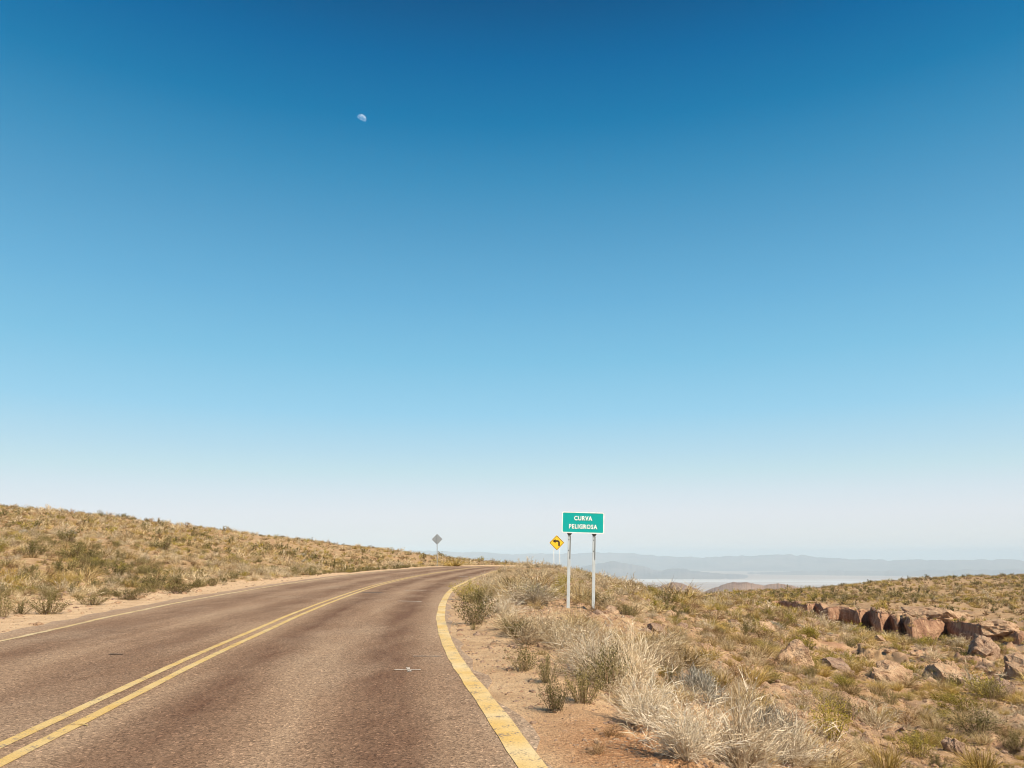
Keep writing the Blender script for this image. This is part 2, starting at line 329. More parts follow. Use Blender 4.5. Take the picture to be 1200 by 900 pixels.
def asphalt_mat():
    m = M('asphalt'); a = m.attr('lane'); b = m.attr('along')
    sp = m.noise(95, 2, rough=.7); sp2 = m.noise(38, 2)
    v = m.n('ShaderNodeTexVoronoi'); v.inputs['Scale'].default_value = 48; m.l(m.pos(), v.inputs['Vector'])
    cmb = m.n('ShaderNodeCombineXYZ'); m.l(a, cmb.inputs[0]); m.l(b, cmb.inputs[1])
    big = m.noise(1., 4, cmb.outputs[0], sc=(1.1, .12, 1)); patch = m.noise(.5, 4, sc=(1, .45, 1))
    base = m.ramp(big, [(.32, (.30, .19, .12)), (.5, (.40, .27, .175)), (.68, (.48, .34, .225))])
    # tyre tracks: darker bands along each lane
    tr = m.attr('track'); base = m.mix(m.math('MULTIPLY', tr, m.ramp(m.noise(1.3, 4, sc=(1.5, .4, 1)), [(.3, .55), (.6, 1.)])), base, (.18, .10, .062))
    base = m.mix(m.ramp(patch, [(.5, 0.), (.72, .4)]), base, (.45, .34, .24))
    cv = m.n('ShaderNodeTexVoronoi', feature='DISTANCE_TO_EDGE'); cv.inputs['Scale'].default_value = .9
    wv = m.n('ShaderNodeVectorMath', operation='ADD'); nz = m.n('ShaderNodeTexNoise'); nz.inputs['Scale'].default_value = 2.2; nz.inputs['Detail'].default_value = 4; m.l(m.pos(), nz.inputs['Vector']); m.l(m.pos(), wv.inputs[0]); m.l(nz.outputs['Color'], wv.inputs[1]); m.l(wv.outputs[0], cv.inputs['Vector'])
    crack = m.math('MULTIPLY', m.ramp(cv.outputs['Distance'], [(.0, 1.), (.013, 0.)]), m.ramp(m.noise(.22, 3), [(.50, 0.), (.6, .55)]))
    base = m.mix(crack, base, (.09, .055, .038))
    edge = m.attr('dust'); base = m.mix(m.math('MULTIPLY', edge, m.ramp(m.noise(3, 4), [(.3, .2), (.65, 1.)])), base, (.50, .37, .26))
    gr = m.ramp(v.outputs['Color'], [(.1, .38), (.45, .85), (.8, 1.15), (.95, 2.0)]); base = m.mix(.85, base, gr, 'MULTIPLY')
    base = m.mix(1., base, m.ramp(sp, [(.3, .5), (.5, 1.), (.72, 1.45)]), 'MULTIPLY')
    return m.finish(base, .85, m.math('ADD', m.math('MULTIPLY', sp, 1.), m.math('MULTIPLY', v.outputs[0], 1.)), .008, .7, .08)
def paint_mat(name, c1, c2, worn=.5, bare=(.25, .19, .15)):
    m = M(name); n = m.noise(1.2, 5); f = m.noise(45, 3); g = m.noise(6, 5)
    c = m.ramp(n, [(.35, c1), (.65, c2)])
    w = m.math('ADD', m.math('MULTIPLY', f, .55), m.math('MULTIPLY', g, .5))
    c = m.mix(m.ramp(w, [(worn, 0.), (worn + .07, 1.)]), c, bare)
    c = m.mix(.6, c, m.ramp(m.noise(90, 2), [(.3, .65), (.6, 1.1)]), 'MULTIPLY')
    return m.finish(c, .8, f, .004, .5, .3)

# ------------------------------------------------------------ terrain mesh
BK = hit(735, 880, 3, 20)
def build_terrain():
    az = np.concatenate([np.arange(-180, -48, 3.), np.arange(-48, -38, .5), np.arange(-38, 38, .115), np.arange(38, 48, .5), np.arange(48, 180.1, 3.)])
    az = np.radians(az)
    lr = np.concatenate([[.4], np.exp(np.arange(math.log(1.), math.log(4.6), .06)), np.exp(np.arange(math.log(4.6), math.log(30), .0085)), np.exp(np.arange(math.log(30), math.log(180), .0095)), np.exp(np.arange(math.log(180), math.log(600), .014)), np.exp(np.linspace(math.log(600), math.log(9800), 60))])
    A_, R_ = np.meshgrid(az, lr); X = np.sin(A_) * R_; Y = np.cos(A_) * R_; Z = ground(X, Y)
    wild = np.clip((R_ - 700) / 2500, 0, 1); Z = Z + wild * fbm(X / 700, Y / 700, 5, 19) * 70 * (1 - np.clip((R_ - 6000) / 3500, 0, 1))
    Z = np.where(R_ > 9400, -604.5, Z)
    V = np.stack([X, Y, Z], -1).reshape(-1, 3)
    d, side = road_d(X, Y)
    rock = rock_mask(X, Y); shw = np.where(side > 0, .9, 2.6)
    sand = (1 - sm((d - shw) / .9)) * (Y < 135)
    sand = np.where(side > 0, sand * .55, sand)
    orange = np.exp(-((X - BK.x) / .8) ** 2 - ((Y - BK.y) / 1.3) ** 2) * 1.1
    p = hit(862, 698, 40, 110); orange = np.maximum(orange, .9 * np.exp(-((X - p.x) / 5) ** 2 - ((Y - p.y) / 9) ** 2))
    p = hit(945, 765, 20, 80); orange = np.maximum(orange, .5 * np.exp(-((X - p.x) / 2.5) ** 2 - ((Y - p.y) / 3) ** 2))
    orange = np.clip(orange + (fbm(X / 2, Y / 2, 3, 90)) * .5 * (orange > .1), 0, 1)
    rock = rock * sm((fbm(X / 2.5, Y / 2.5, 3, 71) + .45) * 3) * (1 - sand)
    C = np.stack([rock, sand, orange, np.ones_like(rock)], -1).reshape(-1, 4)
    nr, nc = X.shape; F = grid_faces(nr, nc)[:, ::-1]
    me = mesh_np('ground', V, F, SOIL, True, {'zone': ('POINT', 'FLOAT_COLOR', C)})
    o = link('ground', me); tag(o, 'dry high desert ground of tan soil sloping away from the road', kind='structure'); return o, az, lr, Z
GO, GAZ, GLR, GZ = build_terrain()

# ------------------------------------------------------------ the road
def ribbon(P, w0, w1, z, name, mat, parent, jitter=0, attrs=True, s0=None, s1=None):
    N = line_n(P); L = np.concatenate([[0], np.cumsum(np.linalg.norm(np.diff(P, axis=0), axis=1))])
    a = max(0, s0 or 0); b = min(len(P), s1 or len(P)); P, N, L = P[a:b], N[a:b], L[a:b]
    j0 = (vnoise(L * 2.2, L * 0 + 3.3) - .5) * jitter + (vnoise(L * .5, L * 0 + 1.3) - .5) * jitter; j1 = (vnoise(L * 2.2, L * 0 + 8.3) - .5) * jitter + (vnoise(L * .5, L * 0 + 9.3) - .5) * jitter
    A0 = P + N * (w0 + j0)[:, None]; A1 = P + N * (w1 + j1)[:, None]
    V = np.concatenate([np.c_[A0, z + road_z(P[:, 0], P[:, 1])], np.c_[A1, z + road_z(P[:, 0], P[:, 1])]]); n = len(P); i = np.arange(n - 1)
    F = np.stack([i, i + n, i + n + 1, i + 1], 1)
    return link(name, mesh_np(name, V, F, mat), parent)
def build_road():
    n = 900; k = 15
    def rs(P):
        s = np.concatenate([[0], np.cumsum(np.linalg.norm(np.diff(P, axis=0), axis=1))])
        # pair the edges by their nearest point to the centre line so that cross rows stay square
        return P
    s = np.concatenate([[0], np.cumsum(np.linalg.norm(np.diff(CP, axis=0), axis=1))])
    def near(P):
        idx = np.argmin(((CP[:, None, :] - P[None, ::2, :]) ** 2).sum(-1), axis=1); idx = np.maximum.accumulate(idx)
        q = P[::2][idx].copy()
        for _ in range(8): q[1:-1] = .25 * q[:-2] + .5 * q[1:-1] + .25 * q[2:]
        return q
    Lq, Rq = near(LE), near(RE); Lq, Rq = Lq[::2], Rq[::2]; C = CP[::2]; S = s[::2]
    rows = []; lane = []; track = []; dust = []; along = []
    T = np.concatenate([np.linspace(-1, 0, 13), np.linspace(0, 1, 13)[1:]])
    for t in T:
        P = C + (Lq - C) * (-t) if t < 0 else C + (Rq - C) * t
        e = (vnoise(S * 1.7, S * 0 + (5 if t < 0 else 9)) - .5) * .26 * (abs(t) > .99)
        P = P + line_n(C) * (e * (1 if t > 0 else -1))[:, None]
        rows.append(np.c_[P, road_z(C[:, 0], C[:, 1])]); lane.append(np.full(len(P), t * 4)); along.append(S)
        tt = abs(t); track.append(np.full(len(P), math.exp(-((tt - .24) / .12) ** 2) + math.exp(-((tt - .70) / .13) ** 2) if t > 0 else .75 * (math.exp(-((tt - .22) / .12) ** 2) + math.exp(-((tt - .62) / .13) ** 2))))
        dust.append(np.full(len(P), max(0, (tt - .88) / .12) if t > 0 else max(0, (tt - .84) / .16) * 1.0))
    V = np.stack(rows, 0); nr, nc = V.shape[:2]
    V2 = np.concatenate([V.reshape(-1, 3)]); F = grid_faces(nr, nc)[:, ::-1]
    # skirts at both edges
    lo0 = V[0].copy(); lo0[:, 2] -= .2; lo1 = V[-1].copy(); lo1[:, 2] -= .2; b = nr * nc
    V2 = np.concatenate([V2, lo0, lo1]); i = np.arange(nc - 1)
    F = np.concatenate([F, np.stack([i, b + i, b + i + 1, i + 1], 1)[:, ::-1] * 1, np.stack([(nr - 1) * nc + i, (nr - 1) * nc + i + 1, b + nc + i + 1, b + nc + i], 1)[:, ::-1]])
    pad = lambda a: np.concatenate([np.concatenate(a), a[0], a[-1]])
    me = mesh_np('road', V2, F, asphalt_mat(), False, {k_: ('POINT', 'FLOAT', pad(v)) for k_, v in (('lane', lane), ('along', along), ('track', track), ('dust', dust))})
    o = link('road', me); tag(o, 'worn two lane asphalt road bending right over the crest', kind='structure')
    yl = paint_mat('line_yellow', (.66, .44, .14), (.70, .53, .25), .57); ye = paint_mat('edge_yellow', (.72, .48, .155), (.76, .60, .33), .57)
    yw = paint_mat('edge_pale', (.66, .48, .22), (.68, .55, .34), .56)
    ribbon(CP, -.195, -.08, .005, 'centre_line', yl, o, .012); ribbon(CP, .08, .20, .005, 'centre_line', yl, o, .012)
    ribbon(RP, -.07, .14, .005, 'edge_line', ye, o, .018); ribbon(LP, -.07, .07, .005, 'edge_line', yw, o, .05)
    wm = paint_mat('mark_white', (.62, .55, .45), (.7, .63, .54), .56)
    # survey ticks painted by hand across the right lane
    def strip(pts, w, name, mat):
        P = np.array(pts, float); t = P[-1] - P[0]; nrm = np.array([-t[1], t[0]]) / np.hypot(*t); ws = w * (.6 + .8 * RNG.random(len(P))) / 2
        V = np.concatenate([np.c_[P + nrm * ws[:, None], np.full(len(P), .009)], np.c_[P - nrm * ws[:, None], np.full(len(P), .009)]]); k = len(P); i = np.arange(k - 1)
        return link(name, mesh_np(name, V, np.stack([i, i + k, i + k + 1, i + 1], 1)[:, ::-1], mat), o)
    def fl(px, py):
        d = ray(px, py); t = CAM_H / -d[2]; return (d[0] * t, d[1] * t)
    for a, b, w in (((462, 785.5), (493, 785.5), .045), ((484, 769.5), (518, 769.5), .035), ((467, 704.5), (494, 705.2), .14), ((474, 692), (500, 692.5), .10), ((538, 676), (548, 675.4), .22)):
        pa, pb = fl(*a), fl(*b); q = [(pa[0] + (pb[0] - pa[0]) * t, pa[1] + (pb[1] - pa[1]) * t) for t in np.linspace(0, 1, 9)]
        strip(q, w, 'paint_mark', wm)
    pa, pb = fl(478, 783), fl(480, 787.5); strip([(pa[0] + (pb[0] - pa[0]) * t, pa[1] + (pb[1] - pa[1]) * t) for t in np.linspace(0, 1, 5)], .05, 'paint_mark', wm)
    q = [fl(76 + 27 * t, 851.5 - 2.4 * math.sin(t * 3)) for t in np.linspace(0, 1, 9)]; strip(q, .03, 'paint_mark', yl)
    tar = M('tar_patch'); tp = tar.finish(tar.ramp(tar.noise(20, 3), [(.3, (.10, .07, .05)), (.7, (.22, .155, .11))]), .8)
    strip([fl(424 + 24 * t, 694.5) for t in np.linspace(0, 1, 9)], .75, 'tar_patch', tp)
    strip([fl(128 + 16 * t, 767) for t in np.linspace(0, 1, 7)], .09, 'tar_patch', tp)
    return o
build_road()

# ------------------------------------------------------------ canyon wall
def build_cliff():
    m = M('canyon_rock')
    n = m.noise(.9, 6, sc=(1, 1, .5)); c = m.ramp(n, [(.3, (.20, .11, .07)), (.5, (.34, .20, .13)), (.68, (.46, .30, .195))])
    c = m.mix(m.ramp(m.noise(1.4, 5, sc=(2.4, 2.4, .16)), [(.38, .75), (.48, 0.)]), c, (.19, .105, .07))
    z = m.n('ShaderNodeNewGeometry'); sep = m.n('ShaderNodeSeparateXYZ'); m.l(z.outputs['Normal'], sep.inputs[0])
    mat = m.finish(c, .95, m.noise(2.5, 6), .35, .9, .1)
    PX, PY = np.sin(RAZ) * RR, np.cos(RAZ) * RR
    xs, ys = [], []
    for i in range(len(PX) - 1):
        L = math.hypot(PX[i + 1] - PX[i], PY[i + 1] - PY[i]); k = max(2, int(L / .3))
        t = np.linspace(0, 1, k, endpoint=False); xs.append(PX[i] + (PX[i + 1] - PX[i]) * t); ys.append(PY[i] + (PY[i + 1] - PY[i]) * t)
    x = np.concatenate(xs); y = np.concatenate(ys)
    for _ in range(4): x[1:-1] = .25 * x[:-2] + .5 * x[1:-1] + .25 * x[2:]; y[1:-1] = .25 * y[:-2] + .5 * y[1:-1] + .25 * y[2:]
    s = np.concatenate([[0], np.cumsum(np.hypot(np.diff(x), np.diff(y)))]); az = np.arctan2(x, y); rr = np.hypot(x, y)
    nx = np.gradient(y); ny = -np.gradient(x); q = np.hypot(nx, ny); nx, ny = nx / q, ny / q     # outward, towards the camera
    flip = np.sign(nx * -x + ny * -y); nx, ny = nx * flip, ny * flip
    # smooth the top height so that it does not read the trench
    top = ground(x * (rr + 2.5) / rr, y * (rr + 2.5) / rr); 
    for _ in range(12): top[1:-1] = .25 * top[:-2] + .5 * top[1:-1] + .25 * top[2:]
    dp = np.interp(az, DAZ, DD); top = top + .06 + .12 * fbm(s / 5, s * 0, 3, 8)
    rows = []; nz = 34
    for k in range(nz):
        t = k / (nz - 1); z = top - t * (dp + 2.5)
        off = .20 * fbm(s / 2.2, s * 0 + t * .6, 4, 21) + .14 * (vnoise(s / 1.3, np.full_like(s, t * 1.4), 5) - .5) + .3 * (vnoise(s * .05, z / .8, 9) - .5) * 1.3 + .3 * t ** 1.6 + t * .2
        round_ = .25 * max(0, 1 - t / .06) ** 2; off = off - round_ * .7; z = z - 0
        rows.append(np.stack([x + nx * off, y + ny * off, z], 1))
    for back, dz in ((.6, .05), (1.4, .06), (2.6, .0), (4.5, -.3)):
        bx = x * (rr + back) / rr; by = y * (rr + back) / rr; g = np.maximum(ground(bx, by), top - .5)
        rows.insert(0, np.stack([bx, by, top * max(0, 1 - back / 2.2) + g * min(1, back / 2.2) + dz + .05 * fbm(s / 1.3, s * 0 + back, 2, 14)], 1))
    V = np.stack(rows, 0); nr, nc = V.shape[:2]
    me = mesh_np('canyon_wall', V.reshape(-1, 3), grid_faces(nr, nc)[:, ::-1], mat, False)
    o = link('canyon_wall', me); tag(o, 'broken brown rock wall of a canyon with deep shaded notches, below the far plain', 'cliff')
    return mat
ROCKM = build_cliff()

# ------------------------------------------------------------ far land
def ridge(name, label, px_y, r0, depth, base, mat, seed, rough=.1, kind='structure', cat=None, foot=.0):
    """a mountain range whose skyline passes through given pixels at range r0; real width and depth"""
    pts = np.array(px_y, float); base -= 12; a0, a1 = az_px(pts[0, 0], 660), az_px(pts[-1, 0], 660)
    az = np.linspace(a0, a1, 420); kk = np.array([az_e(p, q) for p, q in pts])
    top = CAM_H + r0 * (np.interp(az, kk[:, 0], kk[:, 1]) + fbm(az * 130, az * 0, 5, seed) * (.0018 if r0 < 40000 else .0006)); tt = np.linspace(-1, 1, 46)
    X, Y, Z = [], [], []
    for t in tt:
        r = r0 + depth * t; x = np.sin(az) * r; y = np.cos(az) * r
        prof = (1 - abs(t)) ** 1.25; nn = fbm(x / depth * 2.2, y / depth * 2.2, 6, seed)
        rid = 1 - np.abs(fbm(x / depth * 3.3, y / depth * 3.3, 5, seed + 5)) * 2
        z = base + (top - base) * np.clip(prof + (rough * nn + rough * .9 * (rid - .6)) * np.sin(np.clip(prof, 0, 1) * math.pi) , 0, 1.02)
        z = np.where(abs(t) > .97, base - 3, z); X.append(x); Y.append(y); Z.append(z)
    V = np.stack([np.array(X), np.array(Y), np.array(Z)], -1); nr, nc = V.shape[:2]
    o = link(name, mesh_np(name, V.reshape(-1, 3), grid_faces(nr, nc)[:, ::-1], mat, True)); tag(o, label, cat, None, kind); return o
def far_land():
    m = M('basin_floor'); p = m.pos()
    n = m.noise(.00022, 6, sc=(.35, 1.6, 0)); n2 = m.noise(.0009, 4, sc=(.4, 1.2, 0))
    c = m.ramp(n2, [(.35, (.33, .25, .22)), (.65, (.46, .37, .32))])
    sep = m.n('ShaderNodeSeparateXYZ'); m.l(p, sep.inputs[0])
    ln = m.n('ShaderNodeVectorMath', operation='LENGTH'); m.l(p, ln.inputs[0])
    warp = m.math('ADD', ln.outputs[1 if len(ln.outputs) > 1 else 0], m.math('MULTIPLY', m.math('SUBTRACT', n, .5), 9000.))
    f = m.math('DIVIDE', warp, 60000.)
    band = m.ramp(f, [(.0, 0.), (.29, 0.), (.325, .9), (.34, .8), (.37, 0.), (.50, 0.), (.545, .75), (.59, .75), (.64, 0.)])
    brk = m.ramp(m.noise(.00045, 4, sc=(.25, .8, 0)), [(.42, 0.), (.52, 1.)])
    c = m.mix(m.math('MULTIPLY', band, brk), c, (.66, .65, .64))
    mat = m.finish(c, .95, spec=.05)
    az = np.radians(np.arange(-180, 180.1, 2)); rr = np.exp(np.linspace(math.log(7000), math.log(58000), 40)); A_, R_ = np.meshgrid(az, rr)
    V = np.stack([np.sin(A_) * R_, np.cos(A_) * R_, np.full_like(A_, -600)], -1)
    tag(link('basin_plain', mesh_np('basin_plain', V.reshape(-1, 3), grid_faces(*A_.shape)[:, ::-1], mat)), 'pale basin plain with white salt flats far below', kind='structure')
    m = M('far_mountain'); fm = m.finish(m.ramp(m.noise(.0006, 6), [(.3, (.07, .07, .09)), (.7, (.20, .17, .17))]), .95, spec=.05)
    ridge('mountain_range', 'hazy blue mountain range along the whole horizon', [(380,652),(440,647),(475,645),(520,645.5),(560,646.5),(590,648.5),(620,649),(660,648.5),(700,647.3),(735,647.7),(770,651),(800,653),(830,652.5),(870,651),(900,650),(925,649.5),(950,651.5),(985,655),(1030,656),(1075,655.5),(1110,656),(1150,655.5),(1200,656),(1300,656),(1400,653)], 34000, 3600, -600, fm, 3, .12)
    ridge('mountain_range', 'nearer dark blue ridge ending in a point behind the signs', [(540,672),(575,664),(590,661),(605,659.5),(618,662),(640,664.5),(655,665.5),(680,664),(700,660.5),(716,657.5),(730,658.5),(742,660.5),(752,663),(765,666.5),(775,668.5),(785,666.5),(795,665.5),(808,668),(830,670.6),(850,672.6),(870,674.4),(895,677)], 23500, 3600, -600, fm, 8, .2)
    ridge('mountain_range', 'low hazy hills standing at the right horizon', [(850,675),(880,670.5),(930,669.5),(990,668.5),(1040,669.2),(1100,668),(1180,667.3),(1300,667)], 27500, 2500, -600, fm, 12, .2)
    m = M('red_hill'); n = m.noise(.006, 6); rm = m.finish(m.ramp(n, [(.3, (.15, .09, .065)), (.5, (.23, .145, .105)), (.7, (.31, .21, .155))]), .95, m.noise(.01, 6), 30, .6, .05)
    ridge('hill', 'small brown dome hill beyond the slope, nearer the signs', [(750,697),(764,689),(776,683.5),(789,681.2),(800,682.5),(814,688),(832,698)], 4600, 700, -330, rm, 4, .12, 'structure')
    ridge('hill', 'wide reddish brown hill with a low second top beyond the slope', [(812,700),(830,690),(844,685),(861,681.6),(878,681.4),(890,684.2),(898,684.8),(912,682.4),(928,685),(946,690.5),(970,700)], 5200, 900, -380, rm, 7, .12, 'structure')
far_land()

# ------------------------------------------------------------ signs
def box_bm(bm, cx, cy, cz, sx, sy, sz, mi=0, bevel=0):
    vs = [bm.verts.new((cx + a * sx / 2, cy + b * sy / 2, cz + c * sz / 2)) for c in (-1, 1) for b in (-1, 1) for a in (-1, 1)]
    for f in ((0, 2, 3, 1), (4, 5, 7, 6), (0, 1, 5, 4), (2, 6, 7, 3), (0, 4, 6, 2), (1, 3, 7, 5)): bm.faces.new([vs[i] for i in f]).material_index = mi
    return vs
def bm_obj(name, bm, mat, parent, bevel=0):
    if bevel: bmesh.ops.bevel(bm, geom=bm.edges[:], offset=bevel, segments=2, affect='EDGES', profile=.6)
    bmesh.ops.recalc_face_normals(bm, faces=bm.faces[:]); me = bpy.data.meshes.new(name); bm.to_mesh(me); bm.free(); me.materials.append(mat); return link(name, me, parent)
def rounded(w, h, r, n=5):
    p = []
    for cx, cy, a in ((w / 2 - r, h / 2 - r, 0), (-w / 2 + r, h / 2 - r, 90), (-w / 2 + r, -h / 2 + r, 180), (w / 2 - r, -h / 2 + r, 270)):
        for i in range(n + 1): t = R(a + 90 * i / n); p.append((cx + r * math.cos(t), cy + r * math.sin(t)))
    return p
def plate(name, pts, y0, y1, mat, parent, rot=0, hole=None, z0=0):
    """a plate facing -Y with outline pts (x,z); hole: inner outline of the same count makes a rim"""
    bm = bmesh.new(); c, s = math.cos(rot), math.sin(rot); tr = lambda p: (p[0] * c - p[1] * s, p[0] * s + p[1] * c)
    def loop(pp, y): return [bm.verts.new((tr(p)[0], y, tr(p)[1] + z0)) for p in pp]
    a, b = loop(pts, y0), loop(pts, y1); n = len(pts)
    if hole:
        c_, d = loop(hole, y0), loop(hole, y1)
        for i in range(n):
            j = (i + 1) % n; bm.faces.new((a[i], a[j], c_[j], c_[i])); bm.faces.new((b[i], d[i], d[j], b[j])); bm.faces.new((c_[i], c_[j], d[j], d[i]))
    else: bm.faces.new(a); bm.faces.new(b[::-1])
    for i in range(n): j = (i + 1) % n; bm.faces.new((a[i], b[i], b[j], a[j]))
    return bm_obj(name, bm, mat, parent)
def simple(name, c, rough=.5, metal=0, var=.15, sc=8, spec=.4):
    m = M(name); n = m.noise(sc, 5); lo = tuple(v * (1 - var) for v in c); hi = tuple(min(1, v * (1 + var)) for v in c)
    return m.finish(m.ramp(n, [(.3, lo), (.7, hi)]), rough, spec=spec, metal=metal)
def root(name, loc, rz, label, cat, group=None):
    o = bpy.data.objects.new(name, None); COL.objects.link(o); o.location = loc; o.rotation_euler = (0, 0, rz); o.empty_display_size = .2
    return tag(o, label, cat, group)
def text(name, s, size, mat, parent, x, y, z, sx=1):
    cu = bpy.data.curves.new('t', 'FONT'); cu.body = s; cu.size = size; cu.extrude = .0015; cu.offset = .0055; cu.align_x = 'CENTER'; cu.space_character = 1.16; cu.resolution_u = 3
    to = bpy.data.objects.new('t', cu); COL.objects.link(to); bpy.context.view_layer.update()
    me = bpy.data.meshes.new_from_object(to.evaluated_get(bpy.context.evaluated_depsgraph_get())); bpy.data.objects.remove(to); bpy.data.curves.remove(cu)
    me.materials.clear(); me.materials.append(mat); me.name = name
    me.transform(Matrix.Rotation(R(90), 4, 'X') @ Matrix.Diagonal((sx, 1, 1, 1))); me.transform(Matrix.Translation((x, y, z)))
    return link(name, me, parent)
WHITE = simple('sign_white', (.78, .80, .79), .45); GREEN = simple('sign_green', (.0, .36, .345), .4, var=.06, sc=2); POSTM = simple('post_white', (.47, .52, .55), .55, var=.1, sc=5)
DARK = simple('steel_and_slot_shade', (.03, .028, .028), .6); YEL = simple('sign_yellow', (.80, .52, .03), .4, var=.06); BLK = simple('sign_black', (.03, .015, .01), .5); ALU = simple('aluminium_back', (.30, .32, .34), .45, .6, .12); PALE = simple('pale_post', (.72, .75, .76), .5)
def green_sign():
    d = 23.0
    pl = hit(664.5, 713, 15, 40); pr = hit(693.5, 716, 15, 40); dd = (pl.y + pr.y) / 2
    def at(px, py): q = ray(px, py); t = dd / q[1]; return q[0] * t, CAM_H + q[2] * t
    xl, zb = at(657, 625); xr, zt = at(706, 600); xa = at(666.3, 640)[0]; xb = at(695.3, 640)[0]
    w, h = (xr - xl), (zt - zb); cx, cz = (xl + xr) / 2, (zt + zb) / 2 ; gz = min(pl.z, pr.z)
    o = root('road_sign', (cx - .045, dd, gz), R(-7), 'green rectangular road sign reading CURVA PELIGROSA on two white posts', 'road sign')
    zc = cz - gz
    o.rotation_euler.y = R(2.)
    rr = rounded(w, h, .05); ri = rounded(w - .055, h - .055, .03)
    plate('panel', rounded(w - .01, h - .01, .05), 0, .012, GREEN, o, z0=zc)
    plate('border', rr, -.004, .016, WHITE, o, hole=ri, z0=zc)
    text('lettering', 'CURVA', .165, WHITE, o, 0, -.004, zc + h * .11, .84); text('lettering', 'PELIGROSA', .165, WHITE, o, 0, -.004, zc - h * .28, .84)
    for x in (xa - cx, xb - cx):
        bm = bmesh.new(); lo = -.35; tp = zc - h / 2 - .055; hh = tp - lo
        # a plain box post; the dark strip paints the shaded inside of a channel slot
        vs = box_bm(bm, 0, .06, lo + hh / 2, .085, .07, hh); p = bm_obj('post', bm, POSTM, o, .008); p.location.x = x
        bm = bmesh.new(); box_bm(bm, .030, .021, tp - .34, .016, .012, .62); q = bm_obj('slot_shade_strip', bm, DARK, p)
        for z in (tp - .12, tp - .42):
            bm = bmesh.new(); bmesh.ops.create_cone(bm, cap_ends=True, segments=8, radius1=.012, radius2=.012, depth=.012, matrix=Matrix.Translation((-.01, .022, z)) @ Matrix.Rotation(R(90), 4, 'X')); bm_obj('bolt', bm, DARK, p)
        bm = bmesh.new()
        pts = [(-.07, 0), (.07, 0), (.035, -.062), (-.035, -.062)]
        a = [bm.verts.new((u, .0, zc - h / 2 - .004 + v)) for u, v in pts]; b = [bm.verts.new((u, .08, zc - h / 2 - .004 + v)) for u, v in pts]
        bm.faces.new(a); bm.faces.new(b[::-1])
        for i in range(4): bm.faces.new((a[i], b[i], b[(i + 1) % 4], a[(i + 1) % 4]))
        k = bm_obj('bracket', bm, DARK, o); k.location.x = x
    for z in (zc + h * .22, zc - h * .25):
        bm = bmesh.new(); box_bm(bm, 0, .026, z, w * .86, .02, .05); bm_obj('back_rail', bm, POSTM, o)
    for x in (xa - cx, xb - cx):
        bm = bmesh.new(); box_bm(bm, x, .062, zc, .06, .045, h * .8); bm_obj('upright', bm, POSTM, o)
green_sign()
def diamond_sign():
    q = ray(652.5, 636); dd = 68.; t = dd / q[1]; x, z = q[0] * t, CAM_H + q[2] * t; g = g1(x, dd); s = 17.6 / FOC * t / math.sqrt(2)
    o = root('warning_sign', (x, dd, g), R(-4), 'yellow diamond warning sign with black left turn arrow on thin pale posts', 'warning sign')
    zc = z - g
    plate('panel', rounded(s, s, .06), 0, .01, YEL, o, R(45), z0=zc)
    plate('border', rounded(s - .05, s - .05, .05), -.004, .001, BLK, o, R(45), rounded(s - .12, s - .12, .03), z0=zc)
    k = s / .95; pts = [(.20, -.36), (.30, -.36), (.30, .05), (.16, .16), (-.12, .16), (-.12, .27), (-.38, .11), (-.12, -.05), (-.12, .05), (.12, .05), (.17, .0)]
    pts = [(a * k, b * k + .05) for a, b in pts]; pts = [(a * .9, b * .9) for a, b in pts]
    # arrow slightly thicker than the print
    plate('arrow', [(.13*k, -.30*k), (.27*k, -.30*k), (.27*k, .08*k), (.13*k, .22*k), (-.11*k, .22*k), (-.11*k, .33*k), (-.38*k, .15*k), (-.11*k, -.03*k), (-.11*k, .08*k), (.08*k, .08*k), (.13*k, .03*k)], -.006, .0, BLK, o, 0, z0=zc)
    for dx in (-.27, .24):
        bm = bmesh.new(); hh = zc - s * .36 + .5; box_bm(bm, dx, .035, -.5 + hh / 2, .05, .04, hh); bm_obj('post', bm, PALE, o, .004)
    bm = bmesh.new(); box_bm(bm, 0, .03, zc - s * .40, .56, .02, .04); bm_obj('crossbar', bm, PALE, o)
diamond_sign()
def grey_sign():
    q = ray(513, 632); dd = 106.; t = dd / q[1]; x, z = q[0] * t, CAM_H + q[2] * t; x = x; g = g1(x, dd); s = 12.6 / FOC * t / math.sqrt(2)
    o = root('warning_sign', (x, dd, g), R(8), 'grey back of a diamond warning sign on one post beside the far road edge', 'warning sign'); zc = z - g
    o.rotation_euler.y = R(-1.5)
    plate('panel', rounded(s, s, .07), 0, .012, ALU, o, R(45), z0=zc)
    plate('rim', rounded(s, s, .07), -.012, .0, ALU, o, R(45), rounded(s - .07, s - .07, .05), z0=zc)
    bm = bmesh.new(); box_bm(bm, 0, -.04, (zc + s * .45 - .6) / 2, .10, .05, zc + s * .45 + .6); bm_obj('post', bm, ALU, o, .006)
    for dz in (-.3, .2):
        bm = bmesh.new(); box_bm(bm, 0, -.008, zc + dz * s, .5 * s, .014, .05); bm_obj('brace', bm, ALU, o)
grey_sign()

